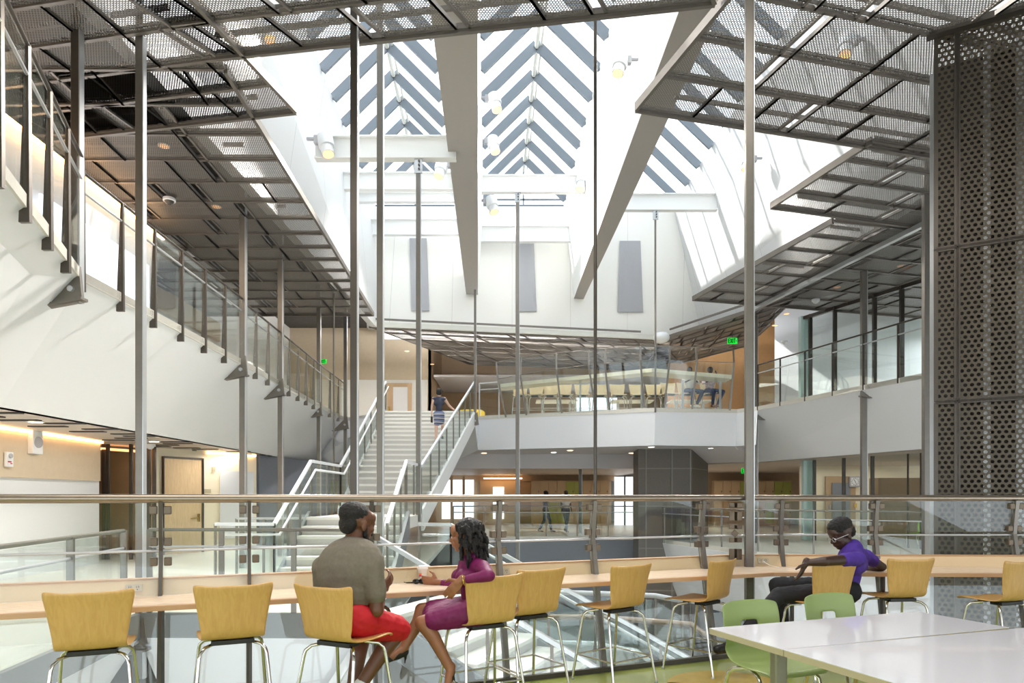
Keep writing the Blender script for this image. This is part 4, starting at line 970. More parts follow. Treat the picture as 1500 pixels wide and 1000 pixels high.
mb.bar((0, -.05, .28), (-.05, -.05, .36), .015, .01, (0,1,0)).bar((0, -.05, .28), (.04, -.05, .2), .015, .01, (0,1,0)); mb.build('hands_and_numerals', M['steel_d'], t)
o = MB().box(W(1253, 740, 26.3), (.09, .05, .16)).build('wall_phone', M['ydev']); tag(o, 'small yellow wall device below the clock', 'device')
# far lower wall with lockers
wall((-14, 34.2), (5.2, 34.2), 2.2, ZL, M['tan'], 'wall_back'); wall((-14, 34.4), (5.0, 34.4), 0, 2.4, M['tan'], 'wall_back'); wall((9.2, 34.3), (16, 34.3), 0, ZL, M['tan'], 'wall_back')
def lockers(label, x0, n, y=33.4, w_=.42):
    t = thing('locker_bank', label, 'lockers', (x0, y, 0)); MB().box((n*w_/2, .25, 1.1), (n*w_, .4, 2.2)).build('body', M['lk1'], t)
    for i in range(n):
        for z0, z1 in ((.15, 1.12), (1.16, 2.15)):
            d = MB().box((i*w_+w_/2, .03, (z0+z1)/2), (w_-.03, .03, z1-z0)).build('locker_door', M['lk2' if random.random() < .3 else 'lk1'], t)
            MB().box((i*w_+w_-.07, .005, z0+.5), (.03, .02, .08)).build('latch', M['steel_d'], d)
lockers('row of tan and green lockers on the far lower walkway', .95, 9)
lockers('row of tan and green lockers seen right of the dark column', 9.9, 9)
lockers('dim row of lockers behind the lower left staircase', -11.5, 12)
def lit(nm, x0, x1, z0, z1, y, c, s_):
    return struct(MB().box(((x0+x1)/2, y, (z0+z1)/2), (x1-x0, .04, z1-z0)).build(nm, mat('lit_'+nm, c, .6, emit=c, es=s_)))
lit('window_14', -3.5, -1.9, .3, 2.25, 34.0, (225, 235, 245), .8); lit('window_15', 5.1, 6.9, 0.0, 2.4, 34.0, (235, 240, 246), .9)
for i, x in enumerate((-3.0, -2.4)): struct(MB().bar((x, 33.9, 0), (x, 33.9, 2.4), .12, .06, (0,1,0)).build('trim_%d' % (27+i), M['tan']))
for i, x in enumerate((5.6, 6.05, 6.5)): struct(MB().bar((x, 33.9, 0), (x, 33.9, 2.45), .08, .06, (0,1,0)).build('trim_%d' % (29+i), M['steel_d']))
d_ = lit('door_4', -.95, -.4, .3, 1.9, 34.05, (230, 234, 236), .7); struct(MB().bar((-1.4, 33.7, 2.32), (.5, 33.7, 2.32), .1, .05).build('trim_32', M['strip']))
struct(MB().box((-.65, 34.15, 1.1), (1.9, .05, 2.2)).build('wall_back', M['lk1']))
struct(MB().box((0, -2.1, .45), (34, .2, .9)).box((0, -2.1, 5.9), (34, .2, 5.8)).build('wall_front', M['white']))
struct(MB().box((0, -2.1, 1.95), (34, .02, 2.1)).build('window_21', M['glass']))  # unseen rear window band, added to light the foreground
# outer shell so that only the skylights and windows see the sky
struct(MB().box((-15.9, 20, 2.3), (.2, 44, 13)).build('wall_left', M['white'])); struct(MB().box((17.9, 20, 2.3), (.2, 44, 13)).build('wall_right', M['white']))
struct(MB().box((0, 40, 2.3), (34, .2, 13)).build('wall_back', M['white']))

# ------------------------------------------------------------------ small fittings
def spot(px, py, Y, sx, label, tilt=.25, s=1.0):
    p = W(px, py, Y); t = thing('spotlight', label, 'spotlight', p)
    t.scale = (s,)*3
    d = Vector((tilt*sx, -.25, -1)).normalized()
    MB().lathe([(.13, -.05), (.14, .0), (.14, .16), (.10, .2)], (0, 0, 0), 20, -d).build('housing', M['spotm'], t)
    MB().lathe([(.10, 0), (.11, .2)], d*.0, 20, d).build('snoot', M['spotm'], t)
    MB().lathe([(.09, 0), (.09, .01)], d*.2, 20, d).build('lens', M['lamp'], t)
    MB().box((-sx*.16, 0, .08), (.1, .1, .14)).bar((-sx*.2, 0, .1), (-sx*.34, 0, .1), .05, .05).build('yoke', M['vent'], t, bevel=.01)
spot(478, 212, 13.6, 1, 'white spotlight at the left end of the high left crossbeam', s=1.15)
spot(646, 247, 19, -1, 'white spotlight left of the first deep beam, at crossbeam height', s=1.3)
spot(725, 150, 14.5, 1, 'upper white spotlight on the right face of the left deep beam', s=1.0)
spot(723, 212, 17.0, 1, 'middle white spotlight on the right face of the left deep beam', s=1.1)
spot(721, 300, 20.5, 1, 'lower white spotlight on the right face of the left deep beam', s=1.3)
spot(908, 95, 12.5, -1, 'largest lit spotlight high on the left face of the right deep beam')
spot(853, 266, 19.8, -1, 'white spotlight at the right end of the middle crossbeam', s=1.3)
spot(1240, 66, 13, -1, 'white spotlight seen through the right mesh ceiling', s=1.15)
spot(1095, 238, 17.5, -1, 'white spotlight on the sunlit right shaft wall', s=1.1)
spot(393, 45, 12.5, 1, 'white spotlight seen through the left mesh ceiling')
def disc(px, py, z, r, label, m_='lampw', name='downlight', cat='light', group=None):
    p = Wz(px, py, z); t = thing(name, label, cat, p-Vector((0,0,.012)), 0, group)
    MB().lathe([(r*1.25, 0), (r*1.25, .01), (r, .012)], (0,0,0), 18).build('trim_ring', M['spotm'], t); MB().lathe([(r*.95, -.004), (r*.95, .0)], (0,0,0), 18).build('lens', M[m_], t)
for i, (px, py) in enumerate(((709, 663), (811, 662), (835, 659), (925, 663), (940, 659), (954, 654), (1006, 661), (1042, 656))):
    disc(px, py, 3.0, .10, '%s small round downlight in the soffit under the centre balcony, counted from the left' % names[i])
for i, (px, py) in enumerate(((52, 617), (226, 646), (308, 668))):
    disc(px, py, ZL, .10, '%s round downlight in the lower left ceiling' % names[i])
for i, (px, py) in enumerate(((317, 302), (240, 213), (172, 142), (1320, 389), (1152, 459), (1135, 476), (1226, 420), (596, 514), (706, 515), (633, 533))):
    disc(px, py, 7.08, .08, ['%s warm lamp glowing through the left mesh ceiling' % names[i], '%s warm lamp in the right mesh ceiling' % names[i-3], '%s warm lamp in the far mesh ceiling' % names[i-7]][0 if i < 3 else 1 if i < 7 else 2], 'lamp')
for i, (px, py, z, lb) in enumerate(((256, 659, ZL, 'dome camera on the lower left ceiling, nearer one'), (319, 669, ZL, 'dome camera on the lower left ceiling, farther one'), (248, 290, 6.95, 'dome camera on the left mesh ceiling'), (391, 675, ZL, 'white smoke detector at the far end of the lower left ceiling'), (1195, 438, 6.95, 'white detector on the right mesh ceiling, upper'), (1149, 499, 6.95, 'white detector on the right mesh ceiling, lower'), (220, 650, ZL, 'white flat detector on the lower left ceiling by the column'))):
    p = Wz(px, py, z); t = thing('dome_camera' if 'camera' in lb else 'smoke_detector', lb, 'camera' if 'camera' in lb else 'detector', p-Vector((0,0,.12)))
    MB().lathe([(.03, .0), (.075, .03), (.085, .06)], (0,0,0), 16).build('dome', M['steel_d' if 'camera' in lb else 'spotm'], t); MB().lathe([(.11, .06), (.11, .115)], (0,0,0), 16).build('base', M['spotm'], t)
def exit_sign(px, py, Y, label, s=1.0):
    p = W(px, py, Y); t = thing('exit_sign', label, 'sign', p); t.scale = (s,)*3
    MB().box((0, .02, .1), (.36, .04, .22)).build('case', M['exitm'], t)
    mb = MB(); z0, z1, w_ = .025, .175, .026
    def st(a, b): mb.bar((a[0], -.004, a[1]), (b[0], -.004, b[1]), w_, .008, (0,1,0))
    x = -.15; st((x, z0), (x, z1)); [st((x, z_), (x+.055, z_)) for z_ in (z0, .1, z1)]
    x = -.075; st((x, z0), (x+.06, z1)); st((x, z1), (x+.06, z0))
    x = .015; st((x, z0), (x, z1))
    x = .04; st((x, z1), (x+.07, z1)); st((x+.035, z0), (x+.035, z1))
    mb.build('letters', M['exitk'], t); MB().poly([(.125, -.002, .07), (.125, -.002, .13), (.155, -.002, .10)], (0,-.004,0)).build('arrow', M['exitk'], t)
    MB().bar((0, .02, .21), (0, .02, .5), .02, .02, (0,1,0)).build('stem', M['steel'], t)
exit_sign(1073, 503, 22.6, 'green EXIT sign hanging under the right mesh ceiling', .9)
exit_sign(1093, 693, 24.5, 'green EXIT sign on the lower level, left of the tall column', .9)
exit_sign(473, 532, 24.5, 'small green EXIT sign at the far end of the upper left balcony', .7)
t = thing('globe_lamp', 'white dome lamp at the far corner of the mesh ceiling', 'lamp', W(969, 490, 23.3)-Vector((0,0,.1))); MB().ell((0, 0, .0), (.28, .28, .2)).build('globe', M['spotm'], t)
# seats at the stair head
t = thing('ottoman', 'yellow drum ottoman at the head of the stairs', 'seat', Vector((W(690, 600, 25.5).x, 25.5, Z2))); MB().lathe([(.5, 0), (.52, .05), (.52, .42), (.46, .47)], (0,0,0), 28).build('drum', M['yellow'], t)
t = thing('ottoman', 'low orange seat behind the top step', 'seat', Vector((W(622, 600, 26).x, 26, Z2))); MB().box((0, 0, .2), (.5, .5, .4)).build('drum', M['orange'], t, bevel=.03)
# ground floor chairs glimpsed below
for i, (px, py, Y) in enumerate(((772, 985, 20.5), (793, 975, 21), (741, 992, 20.3))):
    p = Vector(((px-CX)/F*Y, Y, -4.2)); dup(G2, p, .5*i, 'pale chair far below on the ground floor, %s of three' % ('left', 'middle', 'right')[(1, 2, 0)[i]], None, 1.1)

# ------------------------------------------------------------------ cup, glasses
def on_counter(px, py): return Wz(px, py, ZT)
p = on_counter(619, 852); t = thing('coffee_cup', 'white paper coffee cup with orange and pink logo on the counter', 'cup', p)
MB().lathe([(.028, 0), (.030, .01), (.038, .095), (.040, .1)], (0,0,0), 28).build('cup_body', M['cup'], t)
MB().lathe([(.042, .098), (.043, .106), (.038, .112), (.037, .122), (.034, .124)], (0,0,0), 28).build('lid', M['cup'], t)
MB().box((-.012, -.0362, .063), (.018, .003, .012)).build('logo_top', M['logo'], t); MB().box((-.012, -.0350, .051), (.018, .003, .010)).build('logo_bottom', M['logop'], t)
p = on_counter(606, 855); t = thing('sunglasses', 'dark folded sunglasses lying on the counter before the cup', 'glasses', p)
MB().tube([(-.075, .02, .012), (-.05, -.01, .008), (.0, -.01, .008)], .003, 6).tube([(-.06, .04, .006), (.0, .005, .012)], .003, 6).build('temple', M['lens'], t)
MB().ell((.02, -.012, .02), (.028, .01, .02), n=14, m=8).ell((.06, .0, .02), (.026, .01, .02), n=14, m=8).build('lens', M['lens'], t)
# cable by the socket right of the column
p = Wz(1118, 822, ZT+.05); t = tag(MB().tube([(0, 0, 0), (.04, -.05, -.03), (.10, -.14, -.045), (.22, -.3, -.046)], .003, 6).build('charger_cable', M['cup']), 'thin white charger cable from the socket beside the tall column', 'cable'); t.location = p

# ------------------------------------------------------------------ people
def fuse(mb, name, m_, parent, voxel, smooth=4, disp=0):
    """melt overlapping limbs into one continuous skin"""
    o = mb.build(name+'_raw', m_)
    r = o.modifiers.new('r', 'REMESH'); r.mode = 'VOXEL'; r.voxel_size = voxel; r.use_smooth_shade = True
    s = o.modifiers.new('s', 'SMOOTH'); s.factor = .5; s.iterations = smooth
    if disp:
        tx = bpy.data.textures.new(name, 'CLOUDS'); tx.noise_scale = disp[1]; d = o.modifiers.new('d', 'DISPLACE'); d.texture = tx; d.strength = disp[0]; d.mid_level = .5
    dg = bpy.context.evaluated_depsgraph_get(); dg.update()
    me = bpy.data.meshes.new_from_object(o.evaluated_get(dg)); me.name = name
    me.polygons.foreach_set('use_smooth', [True]*len(me.polygons))
    bpy.data.objects.remove(o)
    me.transform(Matrix.Translation(-parent.location))
    q = bpy.data.objects.new(name, me); COL.objects.link(q); q.parent = parent
    if not me.materials: me.materials.append(m_)
    return q
def basis(f, up_):
    f = Vector(f).normalized(); r = f.cross(Vector(up_)).normalized(); u = r.cross(f)
    return Matrix((r, f, u)).transposed()       # columns: right, forward, up
def hand(mb, wr, d, n, curl=.35, s=1.0, side=1, spread=.02):
    d = Vector(d).normalized(); n = Vector(n); n = (n-d*n.dot(d)).normalized(); x = d.cross(n)*side
    R = Matrix((x, d, n)).transposed()
    mb.ell(wr+d*.045*s, (.040*s, .055*s, .016*s), R); mb.cap(wr-d*.02*s, .025*s, wr+d*.03*s, .024*s)
    for k, (off, ln) in enumerate(((-.03, .072), (-.0105, .082), (.0095, .076), (.029, .060))):
        p = wr+d*.085*s+x*off*s; mb.cap(wr+d*.05*s+x*off*.8*s, .011*s, p, .0105*s); dr = (d+x*off*1.6).normalized(); c = curl*(.75+.17*k)
        for j, fr in enumerate((.45, .32, .23)):
            a = c*(1 if j == 0 else 1.15); dr = (dr*math.cos(a)+n*math.sin(a)*1).normalized() if j == 0 else (dr+n*math.tan(min(a, 1.0))*.8).normalized()
            q = p+dr*ln*fr*s; mb.cap(p, (.0098-.0009*j)*s, q, (.0090-.0009*j)*s, 10); p = q
    t0 = wr+d*.025*s-x*.03*s; t1 = t0+(d*.5-x*.75+n*.3).normalized()*.042*s; t2 = t1+(d*.85-x*.3+n*.4).normalized()*.036*s
    mb.cap(t0, .014*s, t1, .012*s, 10); mb.cap(t1, .012*s, t2, .0088*s, 10)
def head(mb, c, f, s=1.0, up_=(0,0,1)):
    R = basis(f, up_); P = lambda x, y, z: c+R@Vector((x, y, z))*s
    E = lambda p, r: mb.ell(P(*p), [q*s for q in r], R)
    E((0, -.012, .035), (.074, .092, .078)); E((0, .03, -.03), (.056, .062, .075)); E((0, .055, -.075), (.030, .028, .024))
    E((0, .078, .018), (.052, .014, .012)); E((0, .068, .045), (.055, .03, .04))
    mb.cap(P(0, .082, .012), .009*s, P(0, .103, -.022), .0115*s, 10); E((-.013, .094, -.025), (.009, .01, .008)); E((.013, .094, -.025), (.009, .01, .008))
    E((0, .086, -.047), (.024, .012, .007)); E((0, .083, -.058), (.021, .012, .008))
    for q in (-1, 1):
        E((q*.034, .068, -.015), (.022, .02, .018)); E((q*.076, -.005, -.008), (.008, .018, .030)); E((q*.030, .080, .004), (.016, .008, .007))
    return R
def person(label, J, skin, s=1.0, hs=1.0, top=None, sleeve=.45, bottom=None, blen=.9, voxel=.007, hair='short', shoes='shoe', group=None, hands=None, belly=1.0, wid=1.0, armr=1.0, legr=1.0, name='person', hairm='hair', female=False, skirt=False):
    g = {k: Vector(v) for k, v in J.items()}
    root = g['pelvis'].copy(); root.z = min(g['lan'].z, g['ran'].z)-.05
    t = thing(name, label, 'person', root, 0, group)
    r = (g['rsh']-g['lsh']).normalized(); u = (g['neck']-g['pelvis']).normalized(); f = u.cross(r).normalized(); R = Matrix((r, f, u)).transposed()
    hipw = .085*s
    for k, sg in (('lhip', -1), ('rhip', 1)):
        if k not in g:
            hr = Vector((r.x, r.y, 0)).normalized() if 'hipr' not in g else g['hipr'].normalized()
            g[k] = g['pelvis']+hr*sg*hipw
    def torso(mb, e):
        c = g['pelvis'].lerp(g['neck'], .66); wst = g['pelvis'].lerp(g['neck'], .34)
        w_ = .182*wid if not female else .135*wid
        mb.ell(c, ((w_)*s+e, .108*s*wid+e, .185*s+e), R); mb.ell(wst, ((.135*wid if not female else .105*wid)*s+e, .10*s*belly+e, .15*s+e), R)
        mb.ell(g['pelvis'], ((.15 if not female else .155)*s+e, .112*s+e, .12*s+e), R)
        for q in ('lsh', 'rsh'): mb.cap(g['neck']+(g[q]-g['neck'])*.25-u*.035*s, .062*s+e, g[q]-u*.012*s, .052*s*wid+e)
        mb.cap(c+(g['lsh']-g['neck'])*.55+u*.02*s, .078*s+e, c+(g['rsh']-g['neck'])*.55+u*.02*s, .078*s+e)
        if female:
            for q in (-1, 1): mb.ell(c+f*.085*s+r*q*.065*s+u*.0*s, ((.058*s+e),)*3, R)
    b = MB(); torso(b, -.012*s)
    b.cap(g['neck']-u*.03*s, .058*s, g['head']-Vector((0,0,.04))*s*hs, .052*s*hs)
    HR = head(b, g['head'], g['hfwd'], s*hs, J.get('hup', (0,0,1)))
    for q, sg in (('l', -1), ('r', 1)):
        b.cap(g[q+'sh'], .050*s*armr, g[q+'el'], .037*s*armr); b.cap(g[q+'el'], .039*s*armr, g[q+'wr'], .025*s*armr)
        hd = (hands or {}).get(q, None); fd_ = (g[q+'wr']-g[q+'el']).normalized()
        if voxel < .012: hand(b, g[q+'wr'], hd[0] if hd else fd_, hd[1] if hd else Vector((0,0,-1)), hd[2] if hd else .4, s, hd[3] if hd and len(hd) > 3 else sg)
        else: b.ell(g[q+'wr']+fd_*.06*s, (.03*s, .045*s, .03*s), basis(fd_, (0.1,0,1)))
        b.cap(g[q+'hip'], .088*s*legr, g[q+'kn'], .056*s*legr); kn, an = g[q+'kn'], g[q+'an']; cf = kn.lerp(an, .3)
        back = (g[q+'hip']-kn).normalized()*.018*s
        b.cap(kn, .055*s*legr, cf+back, .053*s*legr); b.cap(cf+back, .053*s*legr, an, .034*s)
        b.cap(an-(g[q+'toe']-an).normalized()*.02*s, .034*s, an.lerp(g[q+'toe'], .8), .028*s)
    fuse(b, 'body', M[skin], t, voxel, 3)
    e = .010*s
    if top:
        c = MB(); torso(c, e*.6)
        c.cap(g['neck']-u*.05*s, .072*s, g['neck']-u*.01*s, .062*s)
        for q in ('l', 'r'):
            sh, el, wr = g[q+'sh'], g[q+'el'], g[q+'wr']
            if sleeve <= 0: continue
            if sleeve <= 1: c.cap(sh, .062*s*armr, sh.lerp(el, sleeve), (.060 if sleeve > .5 else .056)*s*armr)
            else: c.cap(sh, .060*s*armr, el, .046*s*armr); c.cap(el, .047*s*armr, el.lerp(wr, sleeve-1), .034*s*armr)
        fuse(c, 'top' if not skirt == 'dress' else 'dress', M[top], t, voxel*1.15, 5, (.012*s, .09) if voxel < .012 else 0)
    if bottom:
        c = MB(); c.ell(g['pelvis'], (.158*s, .125*s, .125*s), R)
        if skirt:
            k1, k2 = g['lhip'].lerp(g['lkn'], blen), g['rhip'].lerp(g['rkn'], blen)
            for a in (0, .25, .5, .75, 1): c.cap(g['lhip'].lerp(g['rhip'], a), .105*s, k1.lerp(k2, a), .074*s)
        else:
            for q in ('l', 'r'):
                hp, kn, an = g[q+'hip'], g[q+'kn'], g[q+'an']
                if blen <= 1: c.cap(hp, .108*s, hp.lerp(kn, blen), .082*s)
                else: c.cap(hp, .098*s, kn, .070*s); c.cap(kn, .068*s, kn.lerp(an, blen-1), .052*s)
        fuse(c, 'skirt' if skirt else ('shorts' if blen <= 1 else 'trousers'), M[bottom], t, voxel*1.15, 4, (.016*s, .08) if voxel < .012 else 0)
    P = lambda x, y, z: g['head']+HR@Vector((x, y, z))*s*hs
    hsz = s*hs; h = MB()
    if hair == 'short':
        h.ell(P(0, -.022, .05), (.082*hsz, .095*hsz, .078*hsz), HR); h.ell(P(0, -.055, .0), (.072*hsz, .05*hsz, .062*hsz), HR)
        fuse(h, 'hair', M[hairm], t, max(.006, voxel*.8), 1, (.010, .012) if voxel < .012 else 0)
    elif hair == 'beard':
        h.ell(P(0, -.028, .052), (.076*hsz, .088*hsz, .070*hsz), HR); h.ell(P(0, -.058, .0), (.066*hsz, .040*hsz, .062*hsz), HR)
        fuse(h, 'hair', M[hairm], t, max(.006, voxel*.8), 1, (.010, .012)); h = MB()
        h.cap(P(-.06, .02, -.05), .014*hsz, P(0, .072, -.088), .026*hsz); h.cap(P(.06, .02, -.05), .014*hsz, P(0, .072, -.088), .026*hsz); h.cap(P(.066, .01, -.0), .009*hsz, P(.06, .02, -.05), .014*hsz); h.cap(P(-.066, .01, -.0), .009*hsz, P(-.06, .02, -.05), .014*hsz); h.cap(P(-.025, .09, -.042), .007*hsz, P(.025, .09, -.042), .007*hsz)
        fuse(h, 'beard', M[hairm], t, .006, 1, (.006, .01))
    elif hair == 'high':
        h.ell(P(0, -.006, .070), (.079*hsz, .096*hsz, .070*hsz), HR); h.ell(P(0, -.055, .012), (.070*hsz, .045*hsz, .055*hsz), HR)
        fuse(h, 'hair', M[hairm], t, max(.006, voxel*.8), 1, (.014, .014))
    elif hair == 'bob':
        h.ell(P(0, -.02, .045), (.09*hsz, .10*hsz, .085*hsz), HR); h.ell(P(0, -.05, -.03), (.092*hsz, .062*hsz, .085*hsz), HR)
        fuse(h, 'hair', M[hairm], t, max(.007, voxel*.7), 2)
    elif hair == 'curls':
        h.ell(P(0, -.025, .045), (.084*hsz, .096*hsz, .078*hsz), HR)
        rn = random.Random(3)
        for i in range(300):
            v_ = rn.random(); ang = rn.uniform(-2.5, 2.5); rad = .080+.028*math.sin(v_*PI)+rn.uniform(-.014, .02)
            x, y, z = math.sin(ang)*rad, -math.cos(ang)*rad*1.02-.012, .085-v_*.29
            if y > .03 and z < .06: y = .02
            if y > 0 and z < -.11: continue
            a = P(x, y, z); b_ = P(x*1.12+rn.uniform(-.014, .014), y*1.05, z-.035); h.cap(a, .0115*hsz, b_, .008*hsz, 8)
        fuse(h, 'hair', M[hairm], t, .0045, 1, (.008, .010))
    if voxel < .012:
        ey = MB(); 
        for q in (-1, 1): ey.ell(P(q*.031, .0795, .002)-t.location, (.0105*hsz,)*3)
        ey.build('eyes', M['sock'], t)
    if shoes:
        for q in ('l', 'r'):
            an, toe = g[q+'an'], g[q+'toe']; d = (toe-an).normalized(); c = MB()
            if shoes == 'heels':
                c.cap(an.lerp(toe, .35)-Vector((0,0,.012)), .034*s, toe, .022*s); c.cap(an-Vector((0,0,.03))*s-d*.015, .033*s, an.lerp(toe, .45)-Vector((0,0,.016)), .030*s)
                hl = an-d*.035*s-Vector((0,0,.025)); dn = (J.get(q+'heel') or Vector((0,0,-1))); c.cap(hl, .016*s, hl+Vector(dn)*.095*s, .0055*s)
            else:
                c.cap(an-d*.03*s-Vector((0,0,.02)), .042*s, toe, .036*s); c.cap(an-Vector((0,0,.0)), .042*s, an.lerp(toe, .5), .038*s)
            fuse(c, 'shoe', M['shoe' if shoes in ('shoe', 'heels') else shoes], t, max(.007, voxel), 2)
    return t, HR, P

# man in the grey tee
J = dict(pelvis=W(510, 905, 4.16), neck=W(514, 795, 4.24), head=W(523, 768, 4.28), hfwd=(.66, .72, -.2), lsh=W(474, 830, 4.30), rsh=W(545, 826, 4.14),
    lel=W(478, 888, 4.36), rel=W(551, 893, 4.10), lwr=W(545, 890, 4.62), rwr=W(560, 862, 4.33), lkn=W(533, 925, 4.60), rkn=W(586, 922, 4.42), lan=W(513, 1030, 4.40), ran=W(520, 1016, 4.22), ltoe=W(525, 1058, 4.62), rtoe=W(500, 1042, 4.36), hipr=Vector((.82, -.57, 0)))
man, HR, P = person('man with short dark hair and beard in grey tee and red shorts, seen from behind', J, 'skin_b', s=1.04, hs=1.12, top='tee', sleeve=.66, bottom='red', blen=.93, hair='beard', belly=1.2, wid=1.26, armr=1.14, voxel=.0065,
    hands=dict(r=(Vector((.35, .5, .45)), Vector((-.6, .3, .2)), .5), l=(Vector((.6, .6, 0)), Vector((0,0,-1)), .5)))
MB().cap(J['ran']-man.location, .042, J['ran'].lerp(J['rkn'], .14)-man.location, .046).build('sock', M['sock'], man)
# woman in the magenta dress
J = dict(pelvis=W(699, 893, 4.62), neck=W(690, 818, 4.66), head=W(682, 785, 4.66), hfwd=(-1, .06, -.10), lsh=W(706, 831, 4.50), rsh=W(688, 829, 4.82),
    lel=W(716, 843, 4.33), rel=W(668, 858, 4.98), lwr=W(674, 850, 4.36), rwr=W(642, 852, 5.02), lkn=W(618, 912, 4.52), rkn=W(618, 893, 4.72), lan=W(660, 980, 4.50), ran=W(590, 950, 4.60), ltoe=W(655, 1006, 4.44), rtoe=W(569, 966, 4.52), hipr=Vector((.08, 1, 0)), lheel=Vector((.25, 0, -1)), rheel=Vector((-.1, -.1, -1)))
wom, HR, P = person('woman with long dark curls in magenta dress and black heels, legs crossed', J, 'skin_m', s=.94, hs=1.1, top='magenta', sleeve=1.72, bottom='magenta', blen=.80, hair='curls', shoes='heels', voxel=.006, female=True, skirt='dress', legr=.95, armr=.92,
    hands=dict(l=(Vector((-.62, .05, -.75)), Vector((-.4, .1, -.5)), .22, 1), r=(Vector((-1, .15, .05)), Vector((.0, 1, 0)), .45, 1)))
p = J['lwr'].lerp(J['lel'], .12)-wom.location; dv = (J['lwr']-J['lel']).normalized()
o = MB().tube([p+Vector((dv.cross(Vector((0,1,0))).normalized())*.034*math.cos(a)+Vector((0,1,0))*.034*math.sin(a)) for a in [i*PI/9 for i in range(19)]], .004, 6).build('bangle', M['gold'], wom)
# boy in purple
J = dict(pelvis=W(1238, 864, 5.66), neck=W(1250, 799, 5.62), head=W(1234, 783, 5.62), hfwd=(-1, -.12, -.42), lsh=W(1257, 818, 5.42), rsh=W(1268, 814, 5.80),
    lel=W(1208, 822, 5.22), rel=W(1292, 830, 5.92), lwr=W(1180, 824, 5.26), rwr=W(1262, 835, 6.05), lkn=W(1141, 872, 5.52), rkn=W(1138, 857, 5.80), lan=W(1075, 944, 5.34), ran=W(1150, 935, 5.84), ltoe=W(1051, 951, 5.26), rtoe=W(1128, 948, 5.80), hipr=Vector((.1, 1, 0)))
boy, HR, P = person('boy in purple polo and black trousers with glasses, arm over the stool back', J, 'skin_d', s=.98, hs=1.10, top='purple', sleeve=.42, bottom='pants', blen=1.92, hair='high', voxel=.0065, wid=.92, legr=.9,
    hands=dict(l=(Vector((-.42, 0, -1)), Vector((-.5, .3, -.2)), .18, 1), r=(Vector((-1, .2, 0)), Vector((0,0,-1)), .3, 1)))
gl = MB()
for q in (-1, 1):
    c = P(q*.033, .097, .0)-boy.location
    gl.tube([c+HR@Vector((.021*math.cos(a), 0, .017*math.sin(a)))*1.05 for a in [i*PI/8 for i in range(17)]], .0022, 6)
    gl.tube([P(q*.054, .096, .004)-boy.location, P(q*.08, .0, .008)-boy.location], .002, 6)
gl.tube([P(-.012, .099, .003)-boy.location, P(.012, .099, .003)-boy.location], .002, 6); gl.build('glasses', M['steel_l'], boy)
# woman on the stairs
def standing(base, hgt, f, **kw):
    s = hgt/1.72; f = Vector(f).normalized(); r = Vector((f.y, -f.x, 0)); B = Vector(base)
    q = lambda x, y, z: B+(r*x+f*y)*s+Vector((0,0,z*s))
    J = dict(pelvis=q(0, 0, .93), neck=q(0, .01, 1.44), head=q(0, .03, 1.60), hfwd=f, lsh=q(-.17, 0, 1.40), rsh=q(.17, 0, 1.40), lel=q(-.22, -.02, 1.12), rel=q(.22, -.02, 1.12), lwr=q(-.23, .06, .88), rwr=q(.23, .06, .88),
        lkn=q(-.09, .05, .50), rkn=q(.09, .08, .52), lan=q(-.09, -.05, .09), ran=q(.09, .02, .10), ltoe=q(-.09, .11, .04), rtoe=q(.09, .18, .05))
    for k, v in kw.items(): J[k] = q(*v)
    return J, s
kz = 1.06+(Z2-1.06)/19*11; ky = 14.4+7.8*10.6/19
J, s = standing(((643-CX)/F*ky, ky, kz), 1.55, (0, 1, 0), rel=(.30, .12, 1.20), rwr=(.52, .25, 1.02), ran=(.07, .32, .26), rtoe=(.07, .46, .21), rkn=(.08, .30, .62))
sw, HR, P = person('woman with dark bob in navy sleeveless top and striped skirt climbing the stairs', J, 'skin_l', s=s*.92, top='navy', sleeve=0, bottom='skirt', blen=.72, hair='bob', voxel=.014, female=True, skirt=True)
o = MB().box(J['lwr']+Vector((0, .05, -.1))-sw.location, (.05, .12, .16)).build('pouch', M['black'], sw)
# two walkers below
for (px, label, top_, bot, f) in ((799, 'person in dark clothes walking on the far lower walkway', 'navy', 'jeans', (1, .2, 0)), (829, 'person in pale top walking on the far lower walkway', 'pale', 'jeans', (.4, -1, 0))):
    Y = 27.0; px2 = px-0
    J, s = standing(((px2-CX)/F*Y, Y, 0), 1.66, f, lan=(-.08, -.25, .10), ltoe=(-.08, -.10, .04), lkn=(-.08, -.02, .50), ran=(.08, .22, .09), rtoe=(.08, .38, .05), rkn=(.08, .16, .52))
    if px > 1050: pass
    person(label, J, 'skin_d', s=s, top=top_, sleeve=.5, bottom=bot, blen=1.9, hair='short', voxel=.022)
# two people at the bar on the balcony
for px, label, top_ in ((1010, 'person in white top seated at the long bar on the centre balcony', 'pale'), (1040, 'person in checked shirt seated at the right end of the long bar', 'plaid')):
    Y = 22.95; X = (px-CX)/F*Y; q = lambda x, y, z: Vector((X+x, Y+y, Z2+z))
    J = dict(pelvis=q(0, .05, .82), neck=q(0, -.02, 1.32), head=q(0, -.05, 1.49), hfwd=(.25, -1, -.2), lsh=q(.19, 0, 1.27), rsh=q(-.19, 0, 1.27), lel=q(.27, -.15, 1.05), rel=q(-.27, -.15, 1.05), lwr=q(.1, -.36, 1.12 if px < 1030 else 1.35), rwr=q(-.1, -.36, 1.12),
        lkn=q(.34, -.34, .74), rkn=q(.02, -.40, .74), lan=q(.16, -.26, .3), ran=q(.02, -.22, .3), ltoe=q(.24, -.36, .24), rtoe=q(.12, -.34, .24), hipr=Vector((-1, 0, 0)))
    person(label, J, 'skin_d', s=1.05, top=top_, sleeve=1.5, bottom='jeans', blen=1.85, hair='short', voxel=.02, shoes='pale' if px < 1030 else 'skin_b')


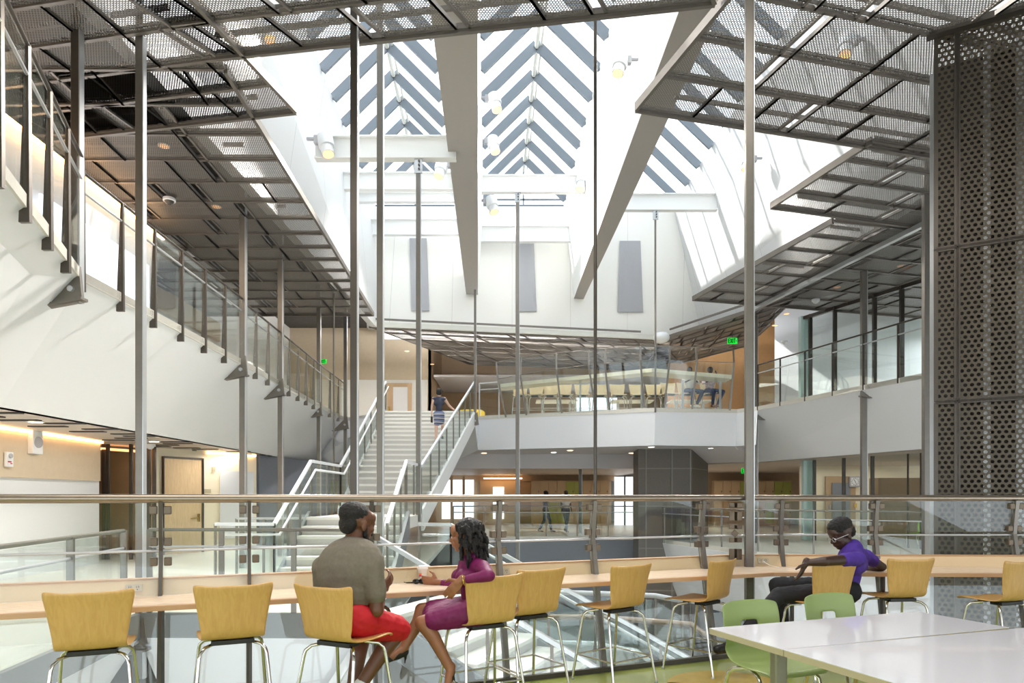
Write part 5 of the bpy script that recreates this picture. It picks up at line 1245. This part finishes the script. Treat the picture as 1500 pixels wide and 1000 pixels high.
# ------------------------------------------------------------------ spotlight beams, and ceiling fill lights added to brighten the rooms
def area(loc, sx, sy, e, c=(1, .86, .7), rot=(0,0,0), nm='ceiling_fill'):
    l = bpy.data.lights.new(nm, 'AREA'); l.shape = 'RECTANGLE'; l.size = sx; l.size_y = sy; l.energy = e; l.color = c
    o = bpy.data.objects.new(nm, l); COL.objects.link(o); o.location = loc; o.rotation_euler = rot
area((-7.8, 11, 2.5), .3, 7, 26, (1, .94, .87)); area((-7.5, 17.5, 2.5), .3, 2.5, 14, (1, .92, .82)); area((1, 25.4, 7.15), 11, .6, 1500, (1, 1, 1), (PI, 0, 0)); area((-6, 30, 2.45), 3, 3, 25); area((2, 29, 2.4), 5, 3, 28)  # the up-facing one is added above the far mesh to whiten it
area((12.8, 24.5, 2.5), 4, 3, 30, (1, .95, .88)); area((8, 30, 2.5), 4, 3, 50)
area((13, 20.5, 6.8), 3, 3, 120, (.95, .98, 1)); area((-7.2, 12, 6.9), 2, 8, 60); area((2, 27, 6.5), 8, 2, 90, (1, .93, .84)); area((-6, 26, 6.8), 3, 3, 40)
area((0, 3.2, 6.8), 7, 2.5, 190, (1, .95, .88))  # unseen overhead fill added to brighten the counter, tables and stools
def fl(px, py, Y, aim, e=1150):
    l = bpy.data.lights.new('spotlight_beam', 'SPOT'); l.energy = e; l.spot_size = math.radians(96); l.spot_blend = 1; l.shadow_soft_size = .12 if e < 2000 else .7; l.color = (1, .95, .88)
    p = W(px, py, Y)+Vector((0, -.1, -.32)); o = bpy.data.objects.new('spotlight_beam', l); COL.objects.link(o); o.location = p
    o.rotation_euler = (Vector(aim)-p).to_track_quat('-Z', 'Y').to_euler()
fl(478, 212, 13.6, (-5, 11, 3)); fl(646, 247, 19, (-5.5, 19, 3)); fl(725, 150, 14.5, (-6, 12, 3)); fl(723, 212, 17, (-6, 8, 3)); fl(721, 300, 20.5, (8.8, 17, 3.2), 1500)
fl(908, 95, 12.5, (-4.8, 6, 3.2), 3200); fl(853, 266, 19.8, (8, 17, 3)); fl(1095, 238, 17.5, (8, 15, 3)); fl(393, 45, 12.5, (-4.6, 7, 3.3), 700); fl(1240, 66, 13, (3, 5, 0))
